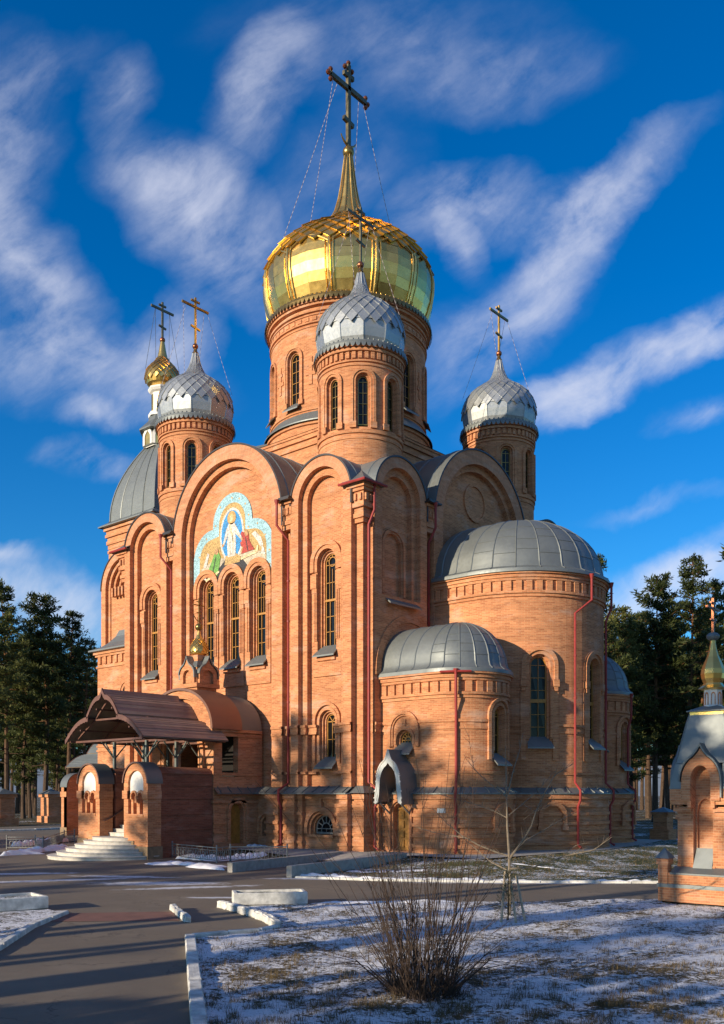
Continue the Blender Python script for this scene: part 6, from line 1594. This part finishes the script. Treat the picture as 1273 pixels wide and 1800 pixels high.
# young bare tree with its stakes, seedling pine, bare shrub
tz = 21.6
tp = at(895, HY, tz); tp = Vector((tp.x, tp.y, GZ+.03))
yt = thing('young_tree', 'young leafless tree with spreading branches, tied between stakes on the lawn', 'tree', tp, 0, world=True)
def bpt(zx, zy, dz=0): return at(620+zx/2.546, 1060+zy/2.546, tz+dz)
mb = MB(); base = tp.copy()
trunk = [base+Vector((0, 0, -.1)), bpt(703, 1273), bpt(701, 1130), bpt(692, 1000), bpt(690, 900), bpt(688, 800), bpt(686, 700), bpt(684, 640)]
mb.tube(trunk, [.045, .038, .033, .024, .019, .015, .010, .005], 7); mb.build('trunk', [YTREE], yt)
BR = [([(690, 870), (722, 740), (745, 670), (762, 590)], .02, .5), ([(702, 1145), (735, 1100), (765, 1060), (800, 1000), (822, 930), (860, 850), (905, 770), (985, 722)], .034, -.6), ([(720, 1115), (775, 1062), (860, 1015), (960, 955), (985, 950)], .02, .5), ([(815, 945), (845, 900), (850, 860)], .012, -.8), ([(703, 1190), (810, 1183), (960, 1130), (1080, 1105), (1160, 1048)], .026, -1.2), ([(960, 1112), (1000, 1085), (1050, 1075)], .012, -1.3),
      ([(695, 1132), (640, 1115), (560, 1082), (490, 1042), (420, 985), (355, 915)], .026, .5), ([(500, 1050), (420, 1040), (345, 1022), (285, 1005)], .013, .8), ([(690, 1195), (620, 1160), (550, 1100), (490, 1050)], .02, .9), ([(688, 868), (640, 830), (575, 775), (510, 702)], .018, -.5), ([(692, 962), (640, 935), (560, 905), (450, 875), (380, 852)], .016, .4), ([(545, 745), (530, 680), (520, 580)], .008, -.5), ([(700, 950), (760, 900), (830, 840), (900, 760)], .014, .7), ([(770, 905), (800, 925), (830, 935)], .009, .6), ([(830, 930), (880, 905), (905, 840)], .009, -.7)]
for pts, r0, dz in BR:
    mb = MB(); n = len(pts); P = [bpt(x, y, dz*i/(n-1)) for i, (x, y) in enumerate(pts)]
    mb.tube(P, [r0*.85*(1-.8*i/(n-1)) for i in range(n)], 6, cap=False)
    rr = random.Random(n)
    for i in range(1, n):
        p = P[i]; d = (P[i]-P[i-1]).normalized()
        for q in range(4): e = (d+Vector((rr.gauss(0, .5), rr.gauss(0, .5), rr.gauss(.3, .3)))).normalized(); p2_ = P[i-1].lerp(p, rr.uniform(.2, 1)); mb.tube([p2_, p2_+e*rr.uniform(.08, .38)], [.0055, .002], 4, cap=False)
    mb.build('branch', [YTREE], yt)
for (a, b, dz), l in zip((((888, 1533), (880, 1628), -.25), ((896, 1535), (909, 1628), -.3), ((908, 1541), (926, 1626), .25)), ('pale stake leaning in from the left against the young tree', 'pale stake in front of the trunk of the young tree', 'darker stake on the right of the young tree')):
    q = G(*b); mb = MB(); top_ = at(a[0], a[1], tz+dz*.3); mb.tube([q+Vector((0, 0, -.1)), top_], [.03, .026], 7); o = mb.build('tree_stake', [STAKE], None); tag(o, l, 'stake', 'stakes round the young tree')
# seedling pine
sp = G(893, 1620); t = thing('pine_seedling', 'knee-high green pine seedling growing behind the stakes of the young tree', 'tree', sp, 0)
tr = MB(); tr.tube([(0, 0, -.05), (0.02, 0, .5), (0, .02, 1.0)], [.02, .014, .006], 6); tr.build('trunk', [BARK], t)
cr = MB(); rr = random.Random(5)
for k in range(900):
    z = rr.uniform(.12, 1.1); R = .30*(1.15-z)+.05; a = rr.uniform(0, 6.28); q = rr.random()**.5*R; p = Vector((q*cos(a), q*sin(a), z)); v = Vector((cos(a)*.7+rr.gauss(0, .3), sin(a)*.7+rr.gauss(0, .3), rr.uniform(.1, .9))).normalized()*rr.uniform(.07, .14); u = v.cross(Vector((0, 0, 1))).normalized()*.006
    cr.poly([p-u, p+u, p+v], [(0, 0), (1, 0), (1, 1)])
cr.build('crown', [NEEDLE], t, merge=False)
# shrub of bare rods
sb = G(742, 1752); t = thing('bare_shrub', 'thick leafless shrub of upright dark rods in the snowy foreground lawn', 'shrub', sb, 0)
mb = MB(); rr = random.Random(9)
for k in range(215):
    a = rr.uniform(0, 6.28); r0 = .46*rr.random()**.6; b = Vector((r0*cos(a), r0*sin(a), -.03)); tall = rr.random()
    h = rr.uniform(.5, 1.3) if tall < .45 else rr.uniform(1.3, 2.2) if tall < .8 else rr.uniform(2.2, 3.5)
    out = rr.gauss(0, .40)*(1.2 if h < 1.4 else .62); a2 = a+rr.gauss(0, .7); d = Vector((cos(a2), sin(a2), 0)); out = abs(out)+.10
    n = 5; P = [b+d*(out*h*(i/n)**1.25)+Vector((rr.gauss(0, .03), rr.gauss(0, .03), h*(i/n)*(1-.08*abs(out)*(i/n)))) for i in range(n+1)]
    rad = rr.uniform(.005, .009)*(1.25 if h > 1.5 else 1)
    mb.tube(P, [rad*(1-.72*i/n) for i in range(n+1)], 4, cap=False)
    for q in range(rr.choice((0, 1, 2, 3))):
        i = rr.randint(2, n-1); e = ((P[i+1]-P[i]).normalized()+Vector((rr.gauss(0, .45), rr.gauss(0, .45), .1))).normalized(); l = rr.uniform(.15, .5); mb.tube([P[i], P[i]+e*l*.5, P[i]+e*l+Vector((0, 0, .04))], [.005, .004, .002], 4, cap=False)
for k in range(80):
    a = rr.uniform(0, 6.28); r0 = .35; b = Vector((r0*cos(a), r0*sin(a), 0)); L = rr.uniform(.5, 1.25); d = Vector((cos(a), sin(a), 0))
    mb.tube([b, b+d*L*.5+Vector((0, 0, L*.45)), b+d*L+Vector((0, 0, L*.5+rr.uniform(-.25, .15)))], [.007, .005, .002], 4, cap=False)
mb.build('rods', [TWIG], t)
mb = MB()
for k in range(900):
    a = rr.uniform(0, 6.28); r0 = rr.random()**.5*.62; b = Vector((r0*cos(a), r0*sin(a), -.02)); h = rr.uniform(.08, .45)*(1.15-r0); v = Vector((rr.gauss(0, .12), rr.gauss(0, .12), h)); u = Vector((cos(a*3), sin(a*3), 0))*.007
    mb.poly([b-u, b+u, b+v], [(0, 0), (1, 0), (1, 1)])
mb.build('dead_litter', [TWIG], t)
for o in bpy.data.objects:
    if '_o' in o: del o['_o']
